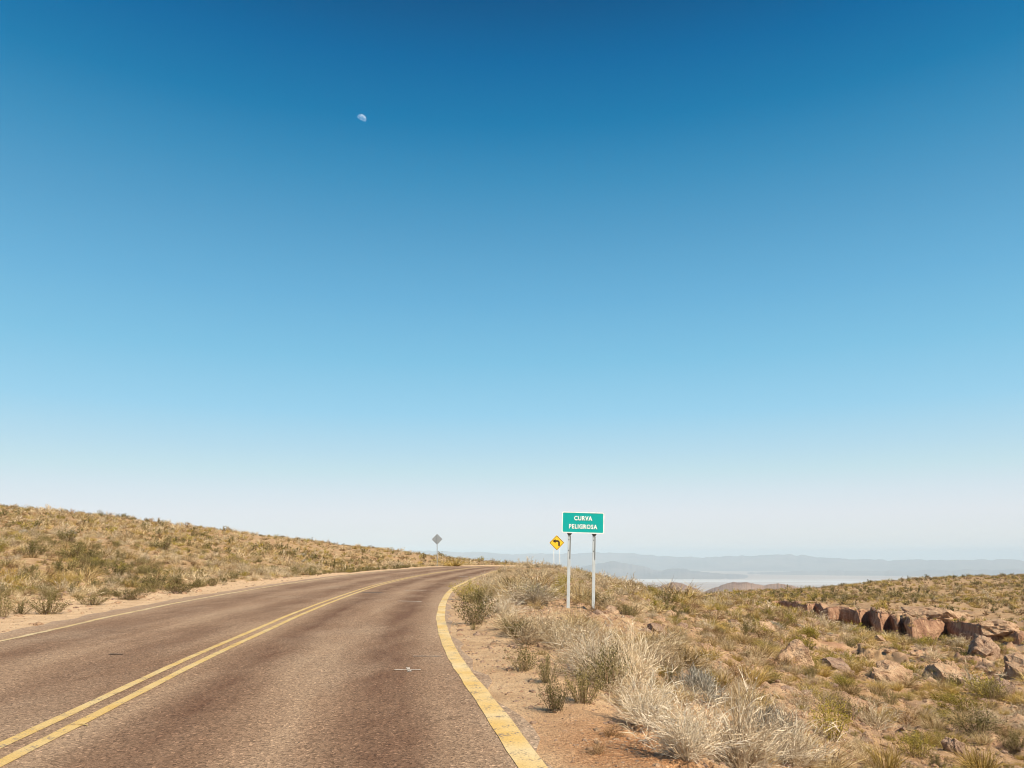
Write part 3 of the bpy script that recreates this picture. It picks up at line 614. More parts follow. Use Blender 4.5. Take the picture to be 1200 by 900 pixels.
# ------------------------------------------------------------ moon
def moon():
    D = 120000.; q = Vector(ray(423.5, 139.8)).normalized(); rad = D * 5.6 / 950.
    m = M('moon'); geo = m.n('ShaderNodeNewGeometry'); n = m.noise(1.6 / rad, 5)
    tcn = m.n('ShaderNodeTexCoord'); n = m.noise(1.1, 5, tcn.outputs['Object'], sc=(1 / rad * 1.6,) * 3)
    df = m.n('ShaderNodeBsdfDiffuse'); m.l(m.ramp(n, [(.4, (.09, .10, .12)), (.6, (.21, .22, .23))]), df.inputs[0])
    tr = m.n('ShaderNodeBsdfTransparent'); ad = m.n('ShaderNodeAddShader'); m.l(df.outputs[0], ad.inputs[0]); m.l(tr.outputs[0], ad.inputs[1])
    mxs = m.n('ShaderNodeMixShader'); m.l(geo.outputs['Backfacing'], mxs.inputs[0]); m.l(ad.outputs[0], mxs.inputs[1]); m.l(tr.outputs[0], mxs.inputs[2]); m.l(mxs.outputs[0], m.out.inputs[0])
    bm = bmesh.new(); bmesh.ops.create_uvsphere(bm, u_segments=96, v_segments=48, radius=rad)
    for f in bm.faces: f.smooth = True
    bmesh.ops.delete(bm, geom=[v for v in bm.verts if v.co.normalized().dot(S_DIR) < .02], context='VERTS')    # the night side gives no light against the day sky
    me = bpy.data.meshes.new('moon'); bm.to_mesh(me); bm.free(); me.materials.append(m.m)
    tag(link('moon', me, None, q * D), 'pale waxing moon alone high in the blue sky', 'moon')
moon()

# ------------------------------------------------------------ plants: meshes
def blades(P, D, L, Wd, rng, bend=.25, tint=None):
    """tapered two-joint blades: base points P, unit directions D, lengths L, widths Wd"""
    n = len(P); D = D / np.linalg.norm(D, axis=1)[:, None]
    sd = np.cross(D, rng.normal(size=(n, 3))); sd /= np.linalg.norm(sd, axis=1)[:, None]
    b = rng.normal(size=(n, 3)) * bend; b[:, 2] = -np.abs(b[:, 2]) * .6
    mid = P + D * L[:, None] * .5; tip = P + (D + b * .8) * L[:, None]; tip[:, 2] = np.maximum(tip[:, 2], 0.01)
    s = sd * Wd[:, None] * .5
    V = np.stack([P - s, P + s, mid + s * .8, mid - s * .8, tip], 1).reshape(-1, 3); i = np.arange(n)[:, None] * 5
    tint = rng.random(n) if tint is None else tint
    return V, (i + [0, 1, 2, 3]), (i + [3, 2, 4]), np.repeat(tint, 5)
def leaves(P, D, L, Wd, rng):
    n = len(P); D = D / np.linalg.norm(D, axis=1)[:, None]
    sd = np.cross(D, rng.normal(size=(n, 3))); sd /= np.linalg.norm(sd, axis=1)[:, None]; s = sd * Wd[:, None] * .5
    m = P + D * L[:, None] * .5; V = np.stack([P, m + s, P + D * L[:, None], m - s], 1).reshape(-1, 3); i = np.arange(n)[:, None] * 4
    return V, (i + [0, 1, 2, 3]), np.zeros((0, 3), int), np.repeat(rng.random(n), 4)
def join(parts):
    V, Q, T, t = [], [], [], []; o = 0
    for v, q, r_, tt in parts: V.append(v); Q.append(q + o); T.append(r_ + o); t.append(tt); o += len(v)
    return np.concatenate(V), np.concatenate(Q), np.concatenate(T), np.concatenate(t)
def dirs(n, rng, lo, hi):
    """directions lo..hi radians away from vertical"""
    a = rng.random(n) * 2 * math.pi; t = lo + (hi - lo) * rng.random(n) ** .8
    return np.stack([np.cos(a) * np.sin(t), np.sin(a) * np.sin(t), np.cos(t)], 1)
def plant(kind, lod, seed, dens=1., thin=1.):
    """returns (stems, leaves) blade sets for a plant of about .5 m radius, real size"""
    r = np.random.default_rng(seed * 101 + lod); sh = (1, .5, .13)[lod] * dens; ws = (1, 1.6, 4.6)[lod] * thin
    U_ = lambda n, a, b: a + (b - a) * r.random(n)
    if kind == 'tussock':
        n = int(300 * sh * (1.9 if lod == 2 else 1)); ws *= .62 if lod == 2 else 1; D = dirs(n, r, .05, 1.15 if lod == 0 else 1.35); rad = .13 * np.sqrt(r.random(n))[:, None]; P = D * [1, 1, 0]; P = P / (np.linalg.norm(P, axis=1)[:, None] + 1e-6) * rad
        return blades(P, D, U_(n, .28, .55) * (1. if lod == 0 else .85), U_(n, .005, .010) * ws, r, .35), None
    if kind in ('dry', 'brown'):
        n = int((60 if kind == 'dry' else 45) * sh) + 3; hi = 1.25; D = dirs(n, r, .05, hi); P = D * .06 * [1, 1, 0]; L = U_(n, .18, .58) * (1.0 if kind == 'dry' else .75)
        st = [blades(P, D, L, U_(n, .006, .010) * ws, r, .2)]
        if dens > 1: m0 = 26; D0 = dirs(m0, r, .1, 1.2); st.append(blades(D0 * .05, D0, U_(m0, .2, .36), U_(m0, .007, .011), r, .25, r.random(m0) * .5))
        k = int(9 * (1 if lod == 0 else .9 if lod == 1 else .8)); t = r.random((n, k)) * .75 + .2
        Ps = (P[:, None] + D[:, None] * (L[:, None] * t)[..., None]).reshape(-1, 3); Ds = (np.repeat(D, k, 0) + r.normal(size=(n * k, 3)) * .55); Ds[:, 2] = np.abs(Ds[:, 2]) * .8
        L2 = U_(n * k, .07, .2); st.append(blades(Ps, Ds, L2, U_(n * k, .004, .008) * ws, r, .3))
        m = int((900 if kind == 'dry' else 600) * sh * (.9 if lod < 2 else .4)); j = r.integers(0, n * k, m); Pl = Ps[j] + Ds[j] / (np.linalg.norm(Ds[j], axis=1)[:, None]) * L2[j][:, None] * r.random((m, 1))
        return join(st), leaves(Pl, Ds[j] + r.normal(size=(m, 3)) * .7, U_(m, .012, .03) * ws ** .8, U_(m, .005, .010) * ws ** .8, r)
    if kind in ('green', 'yellow'):
        n = int(70 * sh) + 3; D = dirs(n, r, .0, .85); P = D * [1, 1, 0] * .16 + r.normal(size=(n, 3)) * [.03, .03, 0]; L = U_(n, .28, .52)
        st = blades(P, D, L, U_(n, .006, .011) * ws * .8, r, .1)
        m = int(2300 * sh * (1 if lod < 2 else .55)); j = r.integers(0, n, m); t = r.random(m) ** .6
        Pl = P[j] + D[j] * (L[j] * t)[:, None] + r.normal(size=(m, 3)) * .018; Pl[:, 2] = np.maximum(Pl[:, 2], .01)
        return st, leaves(Pl, D[j] + r.normal(size=(m, 3)) * .75, U_(m, .018, .034) * ws ** .85, U_(m, .008, .014) * ws ** .9, r)
    if kind == 'cushion':
        n = int(1500 * sh); D = dirs(n, r, 0, 1.5); rr = .34 + .05 * np.sin(D[:, 0] * 9 + seed) * np.cos(D[:, 1] * 8)
        P = D * (rr * U_(n, .55, .95))[:, None] * [1.15, 1.15, .72]; return blades(P, D + r.normal(size=(n, 3)) * .45, U_(n, .05, .13) * ws ** .5, U_(n, .005, .009) * ws, r, .3), None
# dry straw, grey twigs, olive leaves, with dark stops deepened as painted shade
def leaf_mat(name, stops, tr=.12, rnd=.28):
    m = M(name); t = m.attr('tint'); oi = m.n('ShaderNodeObjectInfo').outputs['Random']
    f = m.math('ADD', m.math('MULTIPLY', t, 1 - rnd), m.math('MULTIPLY', oi, rnd)); c = m.ramp(f, stops)
    c = m.mix(1., c, m.ramp(m.math('FRACT', m.math('MULTIPLY', oi, 7.31)), [(0., (.82, .80, .78)), (.5, (1., 1., 1.)), (1., (1.16, 1.12, 1.04))]), 'MULTIPLY')
    return m.finish(c, .75, transl=tr, spec=.15)
MAT = {
 'tussock': leaf_mat('dry_grass', [(.1, (.11, .065, .025)), (.4, (.36, .25, .11)), (.66, (.58, .45, .25)), (.9, (.80, .68, .45))]),
 'tussock_gold': leaf_mat('golden_grass', [(.08, (.20, .13, .03)), (.4, (.42, .29, .08)), (.7, (.56, .42, .15)), (.9, (.62, .52, .26))]),
 'dry': leaf_mat('dry_twigs', [(.08, (.20, .13, .075)), (.35, (.43, .33, .20)), (.65, (.64, .53, .37)), (.9, (.78, .69, .53))]),
 'white': leaf_mat('bleached_twigs', [(.08, (.22, .145, .085)), (.35, (.54, .43, .29)), (.65, (.78, .68, .52)), (.9, (.90, .84, .71))]),
 'brown': leaf_mat('brown_twigs', [(.08, (.06, .032, .018)), (.4, (.20, .115, .055)), (.7, (.38, .245, .125)), (.9, (.55, .41, .25))]),
 'green': leaf_mat('olive_leaves', [(.08, (.04, .035, .014)), (.38, (.11, .095, .03)), (.66, (.22, .185, .07)), (.92, (.46, .39, .20))]),
 'yellow': leaf_mat('yellow_leaves', [(.08, (.09, .085, .012)), (.35, (.23, .20, .03)), (.65, (.42, .34, .06)), (.9, (.56, .46, .14))]),
 'cushion': leaf_mat('grey_twigs', [(.08, (.15, .13, .10)), (.35, (.28, .26, .21)), (.65, (.43, .41, .35)), (.9, (.60, .57, .50))]),
 'stem': leaf_mat('shrub_stems', [(.1, (.10, .06, .035)), (.5, (.26, .17, .10)), (.9, (.48, .37, .24))], .0)}
def pmesh(name, part, mat):
    V, Q, T, t = part; return mesh_np(name, V, [Q, T], mat, False, {'tint': ('POINT', 'FLOAT', t)})
KINDS = {  # kind: object name, leaf material, shape, category, what the label calls it, tall scale
 'straw': ('grass_tussock', 'tussock', 'tussock', 'grass tussock', 'pale straw coloured grass tussock'),
 'gold': ('golden_tussock', 'tussock_gold', 'tussock', 'grass tussock', 'golden green grass tussock'),
 'dry': ('dry_shrub', 'dry', 'dry', 'shrub', 'whitish leafless twig shrub'),
 'brown': ('brown_shrub', 'brown', 'brown', 'shrub', 'low dry brown shrub'),
 'green': ('green_shrub', 'green', 'green', 'shrub', 'dark olive green leafy shrub'),
 'yellow': ('yellow_shrub', 'yellow', 'yellow', 'shrub', 'yellow green leafy shrub'),
 'cushion': ('cushion_shrub', 'cushion', 'cushion', 'shrub', 'grey dome shaped cushion shrub')}
NV = 4; LIB = {}; SRC = {}
for kk, (nm, mt, shp, cat, lb) in KINDS.items():
    lib = bpy.data.collections.new('plants_' + kk)
    for lod in range(3):
        for v in range(NV):
            st, lv = plant(shp, lod, v * 7 + len(kk))
            if lv is None: me = pmesh(nm, st, MAT[mt])
            else:
                me = pmesh(nm, join([st, lv]), MAT[mt])
                SRC[(kk, lod, v)] = (st, lv)
                if shp in ('green', 'yellow'):       # stems keep their own bark colour
                    me.materials.append(MAT['stem']); a = np.zeros(len(me.polygons), np.int32); nq, nl = len(st[1]), len(lv[1])
                    a[:nq] = 1; a[nq + nl:] = 1; me.polygons.foreach_set('material_index', a)
            LIB[(kk, lod, v)] = me
            o = bpy.data.objects.new('%02d' % (lod * NV + v), me); lib.objects.link(o)
    LIB[kk] = lib

# ------------------------------------------------------------ plants: where they grow
def lodof(r): return np.where(r < 30, 0, np.where(r < 75, 1, 2))
TERR_N = []                                   # plants: x, y, size, kind
def scatter():
    out = []
    tiny = [(5, 14, 7.), (14, 32, 4.), (32, 62, 1.8)]
    shells = [(4.5, 12, 4.4), (12, 30, 3.8), (30, 60, 2.3), (60, 110, 1.7), (110, 200, .55), (200, 430, .2)]
    for a, b, den in shells + tiny:
        small = (a, b, den) in tiny
        az0, az1 = R(-41), R(41); area = .5 * (az1 - az0) * (b * b - a * a); n = int(area * den)
        r = np.sqrt(a * a + (b * b - a * a) * RNG.random(n)); az = az0 + (az1 - az0) * RNG.random(n); x, y = np.sin(az) * r, np.cos(az) * r
        d, side = road_d(x, y); u = RNG.random(n); rk = rock_mask(x, y) * (r < 110)
        clump = fbm(x / 4.5, y / 4.5, 3, 200); cl2 = fbm(x / 11, y / 11, 3, 210); cl3 = fbm(x / 3, y / 3, 2, 220)
        left = (side < 0) & (y < 135)
        margin = np.where(side > 0, np.interp(y, [5, 12, 20, 30, 60], [1.5, 1.2, .9, .45, .3]), np.interp(y, [10, 30, 60, 120], [3.0, 2.5, 1.6, 1.0]))
        keep = d > margin
        p = np.where(left, .95, np.clip(.62 + clump * .9, .12, 1.)) * (1 - .4 * rk)
        p = np.where(r > 150, np.clip(.75 + cl2 * .6, .3, 1), p)
        soilbank = np.exp(-((x - BK.x) / 1.2) ** 2 - ((y - BK.y) / 1.7) ** 2); p = p * (1 - np.clip(soilbank * 1.5, 0, 1))
        # bare pink soil round the sign feet
        s0 = hit(680, 716, 15, 40); bare = np.exp(-((x - s0.x) / 2.2) ** 2 - ((y - s0.y) / 2.0) ** 2); p = p * (1 - bare * .93)
        p = p * np.where((side > 0) & (r < 22) & (x < 7), np.clip(.55 + clump * 1.1, .05, .9), 1)
        band = (side > 0) & (d > 1.35) & (d < 5.2) & (y > 8.6) & (y < 60); p = np.where(band, (1 - bare * .9) * np.clip(.95 + clump, .5, 1), p)
        if small: p = np.where((side < 0), .55, .75 * (1 - bare * .3) * (1 - np.clip(soilbank * 1.2, 0, .95)))
        foot = (np.abs(x - s0.x) < 2.6) & (y > s0.y - 3.6) & (y < s0.y + .7); p = np.where(foot, .05, p)
        keep &= u < p
        x, y, r, d, left, c1, c2, c3, sd = [q[keep] for q in (x, y, r, d, left, clump, cl2, cl3, side)]
        n = len(x); w = np.zeros((n, 7)); az = np.arctan2(x, y)
        # order: straw, gold, dry, brown, green, yellow, cushion
        L_ = left | (az < R(-3)); w[L_] = [.37, .10, .13, .19, .155, .05, .005]
        edge = left & (d < 5.5); w[edge] = [.38, .02, .30, .03, .24, .03, 0]; first = left & (d < margin[keep] + 1.2); w[first] = [.20, .02, .22, .03, .50, .03, 0]
        V_ = (~L_) & (d < 8) & (y > 9) & (y < 110); w[V_] = [.38, .04, .42, .04, .09, .03, 0]
        S_ = (~L_) & (~V_) & (r < 125); w[S_] = [.27, .21, .10, .22, .075, .10, .015]
        F_ = (~L_) & (~V_) & (r >= 125); w[F_] = [.26, .24, .05, .26, .13, .06, 0]
        w[:, 4] *= np.exp(c2 * 2.6); w[:, 1] *= np.exp(c3 * 2.2); w[:, 5] *= np.exp(c3 * 1.5 + c2); w[:, 2] *= np.exp(-c2 * 2.0); w[:, 3] *= np.exp(-c3 * 1.6)
        w /= w.sum(1)[:, None]; k = (w.cumsum(1) < RNG.random(n)[:, None]).sum(1).clip(0, 6)
        base = np.interp(r, [5, 12, 30, 60, 110, 200, 400], [.45, .62, .85, 1.05, 1.2, 1.5, 2.1]); base = np.where(left & (r < 60), base * .95, base)
        sz = base * np.exp(RNG.normal(size=n) * .32) * np.array([1., .95, 1.05, .8, .85, .85, .8])[k]
        sz = np.where(V_ & (r > 35), sz * .72, sz); sz = np.where(L_ & (r > 60), sz * .85, sz); sz = np.where(first, sz * .8, sz); sz = sz * (.42 if small else 1)
        zone = np.where(left, np.where(edge, 0, 1), np.where(L_, 1, np.where(V_, 2, np.where(S_, 3, 4))))
        out.append(np.stack([x, y, sz, k, zone], 1))
    return np.concatenate(out)
PL = scatter()
FEAT = [  # single plants the photograph shows: column, row of the foot, width px, height px, kind, label
 (651,834,50,46,'green','dark green leafy shrub by itself at the shoulder, nearest to the yellow line'),
 (684,824,54,50,'green','olive shrub just behind the dark one nearest the road line'),
 (716,812,66,62,'green','olive green shrub mixed with dry stems, in front of the pale twigs'),
 (612,786,52,34,'green','dark low shrub at the shoulder edge, left of the paired olive shrubs'),
 (642,800,40,40,'green','upright olive shrub with dry tips, between two darker roadside shrubs'),
 (606,748,46,28,'green','dark rounded shrub alone on pink soil left of the sign posts'),
 (556,732,60,42,'green','large dark shrub touching the bend of the yellow edge line'),
 (549,703,42,26,'yellow','yellow green shrub at the road edge where the line disappears'),
 (590,722,64,34,'dry','pinkish beige twig shrub behind the large dark roadside shrub'),
 (556,738,16,10,'green','tiny dark shrub alone on the sandy shoulder'),
 (868,908,150,118,'dry','big whitish twig shrub filling the bottom middle of the picture'),
 (806,888,130,92,'dry','whitish twig shrub on the lip of the orange soil bank'),
 (756,850,96,80,'dry','pale twig shrub spilling over the bank left of the grey dome shrub'),
 (930,900,110,80,'dry','whitish twig shrub between the white mass and the yellow green bush'),
 (700,800,100,80,'dry','tall pale twig shrub behind the olive roadside shrubs'),
 (740,806,90,84,'dry','pale upright twig shrub at the top of the bank, beside the tall one'),
 (690,772,84,40,'dry','bleached twig shrub below the feet of the green sign'),
 (655,760,60,34,'dry','small bleached twig shrub left below the sign feet'),
 (817,822,80,50,'cushion','smooth grey dome shrub in the middle of the slope'),
 (786,806,34,34,'green','small green shrub touching the left side of the grey dome shrub'),
 (803,824,26,18,'yellow','small bright yellow plant at the foot of the grey dome shrub'),
 (905,872,90,56,'cushion','wide pale grey cushion shrub beside the yellow green bush'),
 (928,878,28,30,'yellow','small yellow plant growing inside the grey cushion shrub'),
 (976,868,64,54,'yellow','bright yellow green bush on the lower slope, largest of its colour'),
 (992,842,44,32,'green','dark green shrub just behind the bright yellow green bush'),
 (1038,906,62,52,'gold','orange golden grass tuft at the bottom edge of the picture'),
 (1076,888,54,34,'yellow','green spiky low plant right of the orange golden tuft'),
 (1146,862,74,34,'green','low spreading dark green shrub on the right slope above the brown stone'),
 (1150,905,70,42,'gold','long bladed yellow grass tuft in the bottom right corner'),
 (882,806,46,40,'gold','yellow grass tussock above the whitish twig mass'),
 (846,806,36,30,'gold','yellow grass tussock between the grey dome shrub and its twin'),
 (884,835,60,36,'gold','broad golden tussock right behind the whitish twig mass'),
 (862,796,60,24,'brown','dark brown low shrub behind the yellow tussocks'),
 (1062,850,52,26,'brown','brown twiggy shrub in the middle of the right slope'),
 (1130,838,70,30,'yellow','yellow green shrub patch below the right rock slabs'),
 (1190,880,40,30,'green','green shrub cut by the right edge of the picture'),
 (72,688,36,30,'gold','tall olive grass clump on the left hillside near the road'),
 (56,720,52,28,'green','dark shrub at the edge of the sandy left shoulder'),
 (24,720,34,18,'green','small dark shrub at the sandy left shoulder, nearest the picture edge'),
 (2,724,30,34,'green','dark shrub cut by the left edge of the picture'),
 (108,709,44,17,'green','flat dark shrub beside the left shoulder, right of the tall dark one'),
 (152,703,52,17,'green','long low green shrub where the left shoulder narrows'),
 (210,695,60,15,'green','low olive shrub strip beside the left road margin'),
 (16,694,40,34,'gold','bushy olive grass clump at the far left above the shoulder'),
 (656,700,24,32,'yellow','yellow green shrub directly behind the left post of the green sign'),
 (531,664,40,17,'gold','orange brown bush at the foot of the grey diamond sign'),
 (700,884,36,22,'brown','dead dark twig standing on the orange soil bank'),
 (715,862,44,18,'brown','small dead dark shrub on the lip of the orange soil bank'),
 (628,708,80,36,'dry','broad pale twig shrub left of the sign posts'),
 (606,700,70,36,'straw','bleached grass tuft behind the bend of the yellow edge line'),
 (628,690,60,30,'straw','bleached grass tuft on the crest left of the sign posts'),
]
def feature(px, py, w, h, kind, label):
    p = hit(px, min(py, 899) if py < 905 else py, 4.5, 130); dist = Vector(ray(px, py)).length; r = math.hypot(p.x, p.y)
    t = p.y / ray(px, py)[1]; wm, hm = w / FOC * t * 1.0, h / FOC * t
    nm, mt, shp, cat, lb = KINDS[kind]; v = random.randrange(NV); lod = 0 if r < 40 else 1
    hh = {'tussock': .5, 'dry': .55, 'brown': .42, 'green': .52, 'yellow': .52, 'cushion': .36}[shp]; ww = {'tussock': .85, 'dry': .95, 'brown': .8, 'green': .85, 'yellow': .85, 'cushion': .95}[shp]
    sc = (wm / ww, wm / ww, max(hm / hh, .45 * wm / ww))
    dense = kind == 'dry' and w > 60
    if dense: SRC.setdefault((kind, 9, v), plant('dry', 0, v * 7 + 3, 2.3, .72)); lod = 9
    if dense: mt = 'white'
    if (kind, lod, v) in SRC:
        o = bpy.data.objects.new(nm, None); COL.objects.link(o); st, lv = SRC[(kind, lod, v)]
        link('stems', FM.setdefault((kind, lod, v, 0), pmesh('stems', st, MAT['stem' if shp in ('green', 'yellow') else mt])), o)['kind'] = 'stuff'
        link('leaves' if shp in ('green', 'yellow') else 'twig_tips', FM.setdefault((kind, lod, v, 1), pmesh('leaves', lv, MAT[mt])), o)['kind'] = 'stuff'
    else: o = link(nm, LIB[(kind, lod, v)])
    o.location = (p.x, p.y, p.z - .02); o.scale = sc; o.rotation_euler.z = random.uniform(0, 6.28); tag(o, label, cat)
    return p, max(wm, .15)
FM = {}; FP = [feature(*f) for f in FEAT]
# clear scattered plants out of the spots the single ones hold
ok = np.ones(len(PL), bool)
for p, w in FP: ok &= ((PL[:, 0] - p.x) ** 2 + (PL[:, 1] - p.y) ** 2) > (w * .42) ** 2
PL = PL[ok]; PZ = ground(PL[:, 0], PL[:, 1])
# which plants the camera can see: compare with the skyline of the ground nearer than each
az = np.arctan2(PL[:, 0], PL[:, 1]); rr = np.hypot(PL[:, 0], PL[:, 1])
gi = np.clip(np.searchsorted(GAZ, az), 0, len(GAZ) - 1); run = np.maximum.accumulate((GZ - CAM_H) / GLR[:, None], axis=0); gj = np.clip(np.searchsorted(GLR, rr * .985) - 1, 0, len(GLR) - 1)
SEEN = ((PZ + PL[:, 2] * .4 - CAM_H) / rr > run[gj, gi] - .0004) & (np.abs(az) < R(33.5))
hid = (PZ + PL[:, 2] * .5 - CAM_H) / rr < run[gj, gi] - .012
KEYS = list(KINDS); PL = np.c_[PL, PZ]
ZONES = ['beside the sandy left shoulder', 'on the hillside left of the road', 'on the verge between the road bend and the signs', 'on the rocky slope right of the signs', 'on the flat land beyond the canyon']
NOM = lambda r: float(np.interp(r, [5, 12, 30, 60, 110, 200, 400], [.45, .62, .85, 1.05, 1.3, 1.9, 2.7]))
def where(x, y, r, z):
    a = math.degrees(math.atan2(x, y))
    if z == 0: return 'on the left shoulder near the picture edge' if a < -26 else 'halfway along the left shoulder' if a < -14 else 'on the left shoulder towards the grey diamond sign'
    if z == 1: return 'low on the left hillside' if a < -20 and r < 55 else 'high on the left hillside' if a < -20 else 'halfway along the left hillside' if a < -9 else 'on the left hillside near the grey diamond sign'
    if z == 2: return 'on the right verge below the signs' if r < 20 else 'on the right verge beside the sign posts' if r < 32 else 'on the right verge behind the signs'
    if z == 3: return 'in the foreground of the rocky slope' if r < 13 else 'on the bank left of the grey dome shrub' if a < 10 and r < 35 else 'on the slope behind the grey dome shrub' if a < 18 and r < 45 else 'around the pale rock outcrops on the slope' if r < 45 else 'just below the canyon wall' if a > 17 else 'on the crest right of the signs'
    return 'on the plain just above the canyon wall' if r < 175 else 'on the rising plain at the far right' if a > 24 else 'on the far plain near the brown hills'
ANG = np.where(SEEN, PL[:, 2] / rr, 0)
def gn_stuff(name, label, X, Y, Z, S, IDX, lib, sink=.03, sz=1.0):
    n = len(X); me = bpy.data.meshes.new(name); me.vertices.add(n); me.vertices.foreach_set('co', np.stack([X, Y, Z - sink], 1).astype(np.float32).ravel())
    a = me.attributes.new('vi', 'INT', 'POINT'); a.data.foreach_set('value', IDX.astype(np.int32))
    a = me.attributes.new('rot', 'FLOAT_VECTOR', 'POINT'); rv = np.zeros((n, 3), np.float32); rv[:, 2] = RNG.random(n) * 6.283; a.data.foreach_set('vector', rv.ravel())
    a = me.attributes.new('scl', 'FLOAT_VECTOR', 'POINT'); sv = np.repeat(S[:, None], 3, 1); sv[:, 2] *= sz * (.8 + .4 * RNG.random(n)); a.data.foreach_set('vector', sv.astype(np.float32).ravel())
    o = link(name, me); tag(o, label, None, None, 'stuff')
    g = bpy.data.node_groups.new('cover', 'GeometryNodeTree'); g.interface.new_socket('Geometry', in_out='INPUT', socket_type='NodeSocketGeometry'); g.interface.new_socket('Geometry', in_out='OUTPUT', socket_type='NodeSocketGeometry')
    N = g.nodes; gi_ = N.new('NodeGroupInput'); go = N.new('NodeGroupOutput'); ip = N.new('GeometryNodeInstanceOnPoints'); ci = N.new('GeometryNodeCollectionInfo')
    ci.inputs['Collection'].default_value = lib; ci.inputs['Separate Children'].default_value = True; ci.inputs['Reset Children'].default_value = True
    def na(nm, ty): q = N.new('GeometryNodeInputNamedAttribute'); q.data_type = ty; q.inputs['Name'].default_value = nm; return q.outputs['Attribute']
    L = g.links.new; L(gi_.outputs[0], ip.inputs['Points']); L(ci.outputs[0], ip.inputs['Instance']); ip.inputs['Pick Instance'].default_value = True
    L(na('vi', 'INT'), ip.inputs['Instance Index']); e2 = N.new('FunctionNodeEulerToRotation'); L(na('rot', 'FLOAT_VECTOR'), e2.inputs[0]); L(e2.outputs[0], ip.inputs['Rotation']); L(na('scl', 'FLOAT_VECTOR'), ip.inputs['Scale'])
    L(ip.outputs[0], go.inputs[0]); md = o.modifiers.new('cover', 'NODES'); md.node_group = g; return o
STUFF_LB = {'straw': ('grass_cover', 'pale straw grass covering the slopes'), 'gold': ('grass_cover', 'golden green grass covering the slopes'), 'dry': ('shrub_cover', 'whitish dry scrub covering the slopes'),
            'brown': ('shrub_cover', 'low brown scrub covering the slopes'), 'green': ('shrub_cover', 'olive green scrub covering the slopes'), 'yellow': ('shrub_cover', 'yellow green scrub covering the slopes'), 'cushion': ('shrub_cover', 'grey cushion scrub covering the slopes')}
for ki, kk in enumerate(KEYS):
    nm, mt, shp, cat, lb = KINDS[kk]; idx = np.nonzero((PL[:, 3] == ki) & ~hid)[0]; o_ = idx[np.argsort(-ANG[idx], kind='stable')]
    top = [i for i in o_[:290] if ANG[i] > 0]; rest = o_[len(top):]
    for i in top:
        x, y, s, k, zn, z = PL[i]; lod = int(lodof(math.hypot(x, y)))
        o = bpy.data.objects.new(nm, LIB[(kk, lod, random.randrange(NV))]); COL.objects.link(o)
        o.location = (x, y, z - .03 * s); q = s * random.uniform(.92, 1.08); o.scale = (q, q, q * random.uniform(.8, 1.15)); o.rotation_euler.z = random.uniform(0, 6.28)
        dist = math.hypot(x, y); wh, size = where(x, y, dist, int(zn)), ('small ' if s < NOM(dist) * .82 else 'large ' if s > NOM(dist) * 1.2 else '')
        tag(o, size + lb + ' ' + wh, cat, size + lb.split(' ', 1)[1] + 's ' + wh)
    if len(rest):
        r_ = rr[rest]; gn_stuff(*STUFF_LB[kk], PL[rest, 0], PL[rest, 1], PL[rest, 5], PL[rest, 2], lodof(r_) * NV + RNG.integers(0, NV, len(rest)), LIB[kk])

# ------------------------------------------------------------ rocks
def rock_mesh(seed, flat=.55, cuts=22, sub=4):
    """a weathered block: a cube-like ball sliced by many planes, then cracked and roughened"""
    r = random.Random(seed); bm = bmesh.new(); bmesh.ops.create_icosphere(bm, subdivisions=sub, radius=.5)
    for v in bm.verts:
        m_ = max(abs(v.co.x), abs(v.co.y), abs(v.co.z)); v.co *= .55 + .45 * (.5 / m_)
    for _ in range(cuts):
        n = Vector((r.gauss(0, 1), r.gauss(0, 1), r.gauss(0, .7))).normalized(); d = r.uniform(.24, .46)
        for v in bm.verts:
            t = v.co.dot(n) - d
            if t > 0: v.co -= n * t
    me = bpy.data.meshes.new('boulder'); bm.to_mesh(me); bm.free()
    co = np.empty(len(me.vertices) * 3, np.float32); me.vertices.foreach_get('co', co); co = co.reshape(-1, 3).astype(float)
    c1, e1 = cells(co[:, 0] * 4 + co[:, 2] * 1.3 + seed, co[:, 1] * 4 - co[:, 2] * 2.1, seed); c2, e2 = cells(co[:, 0] * 9 + seed, co[:, 1] * 5 + co[:, 2] * 11, seed + 2)
    dsp = (c1 - .5) * .055 * sm(e1 * 6) - .035 * (1 - sm(e1 * 9)) + (c2 - .5) * .045 + fbm(co[:, 0] * 7 + seed, co[:, 1] * 7 + co[:, 2] * 6, 4, seed) * .03
    nn = co / (np.linalg.norm(co, axis=1)[:, None] + 1e-6); co += nn * dsp[:, None]; co[:, 2] *= flat
    me.vertices.foreach_set('co', co.astype(np.float32).ravel()); me.update(); return me
def rock_mat():
    m = M('boulder_rock'); oi = m.n('ShaderNodeObjectInfo').outputs['Random']; n = m.noise(4, 6)
    a = m.ramp(n, [(.3, (.30, .18, .115)), (.5, (.46, .31, .20)), (.7, (.58, .42, .28))]); b = m.ramp(n, [(.3, (.20, .13, .10)), (.6, (.35, .25, .19))])
    return m.finish(m.mix(m.ramp(oi, [(.55, 0.), (.8, .8)]), a, b), .95, m.math('ADD', m.noise(14, 6), m.noise(3, 5)), .10, 1., .05)
RM = rock_mat(); ROCKS = [rock_mesh(i + 3, random.uniform(.4, .7)) for i in range(10)]; SLABS = [rock_mesh(i + 30, random.uniform(.2, .34), 16) for i in range(6)]
for q in ROCKS + SLABS: q.materials.append(RM)
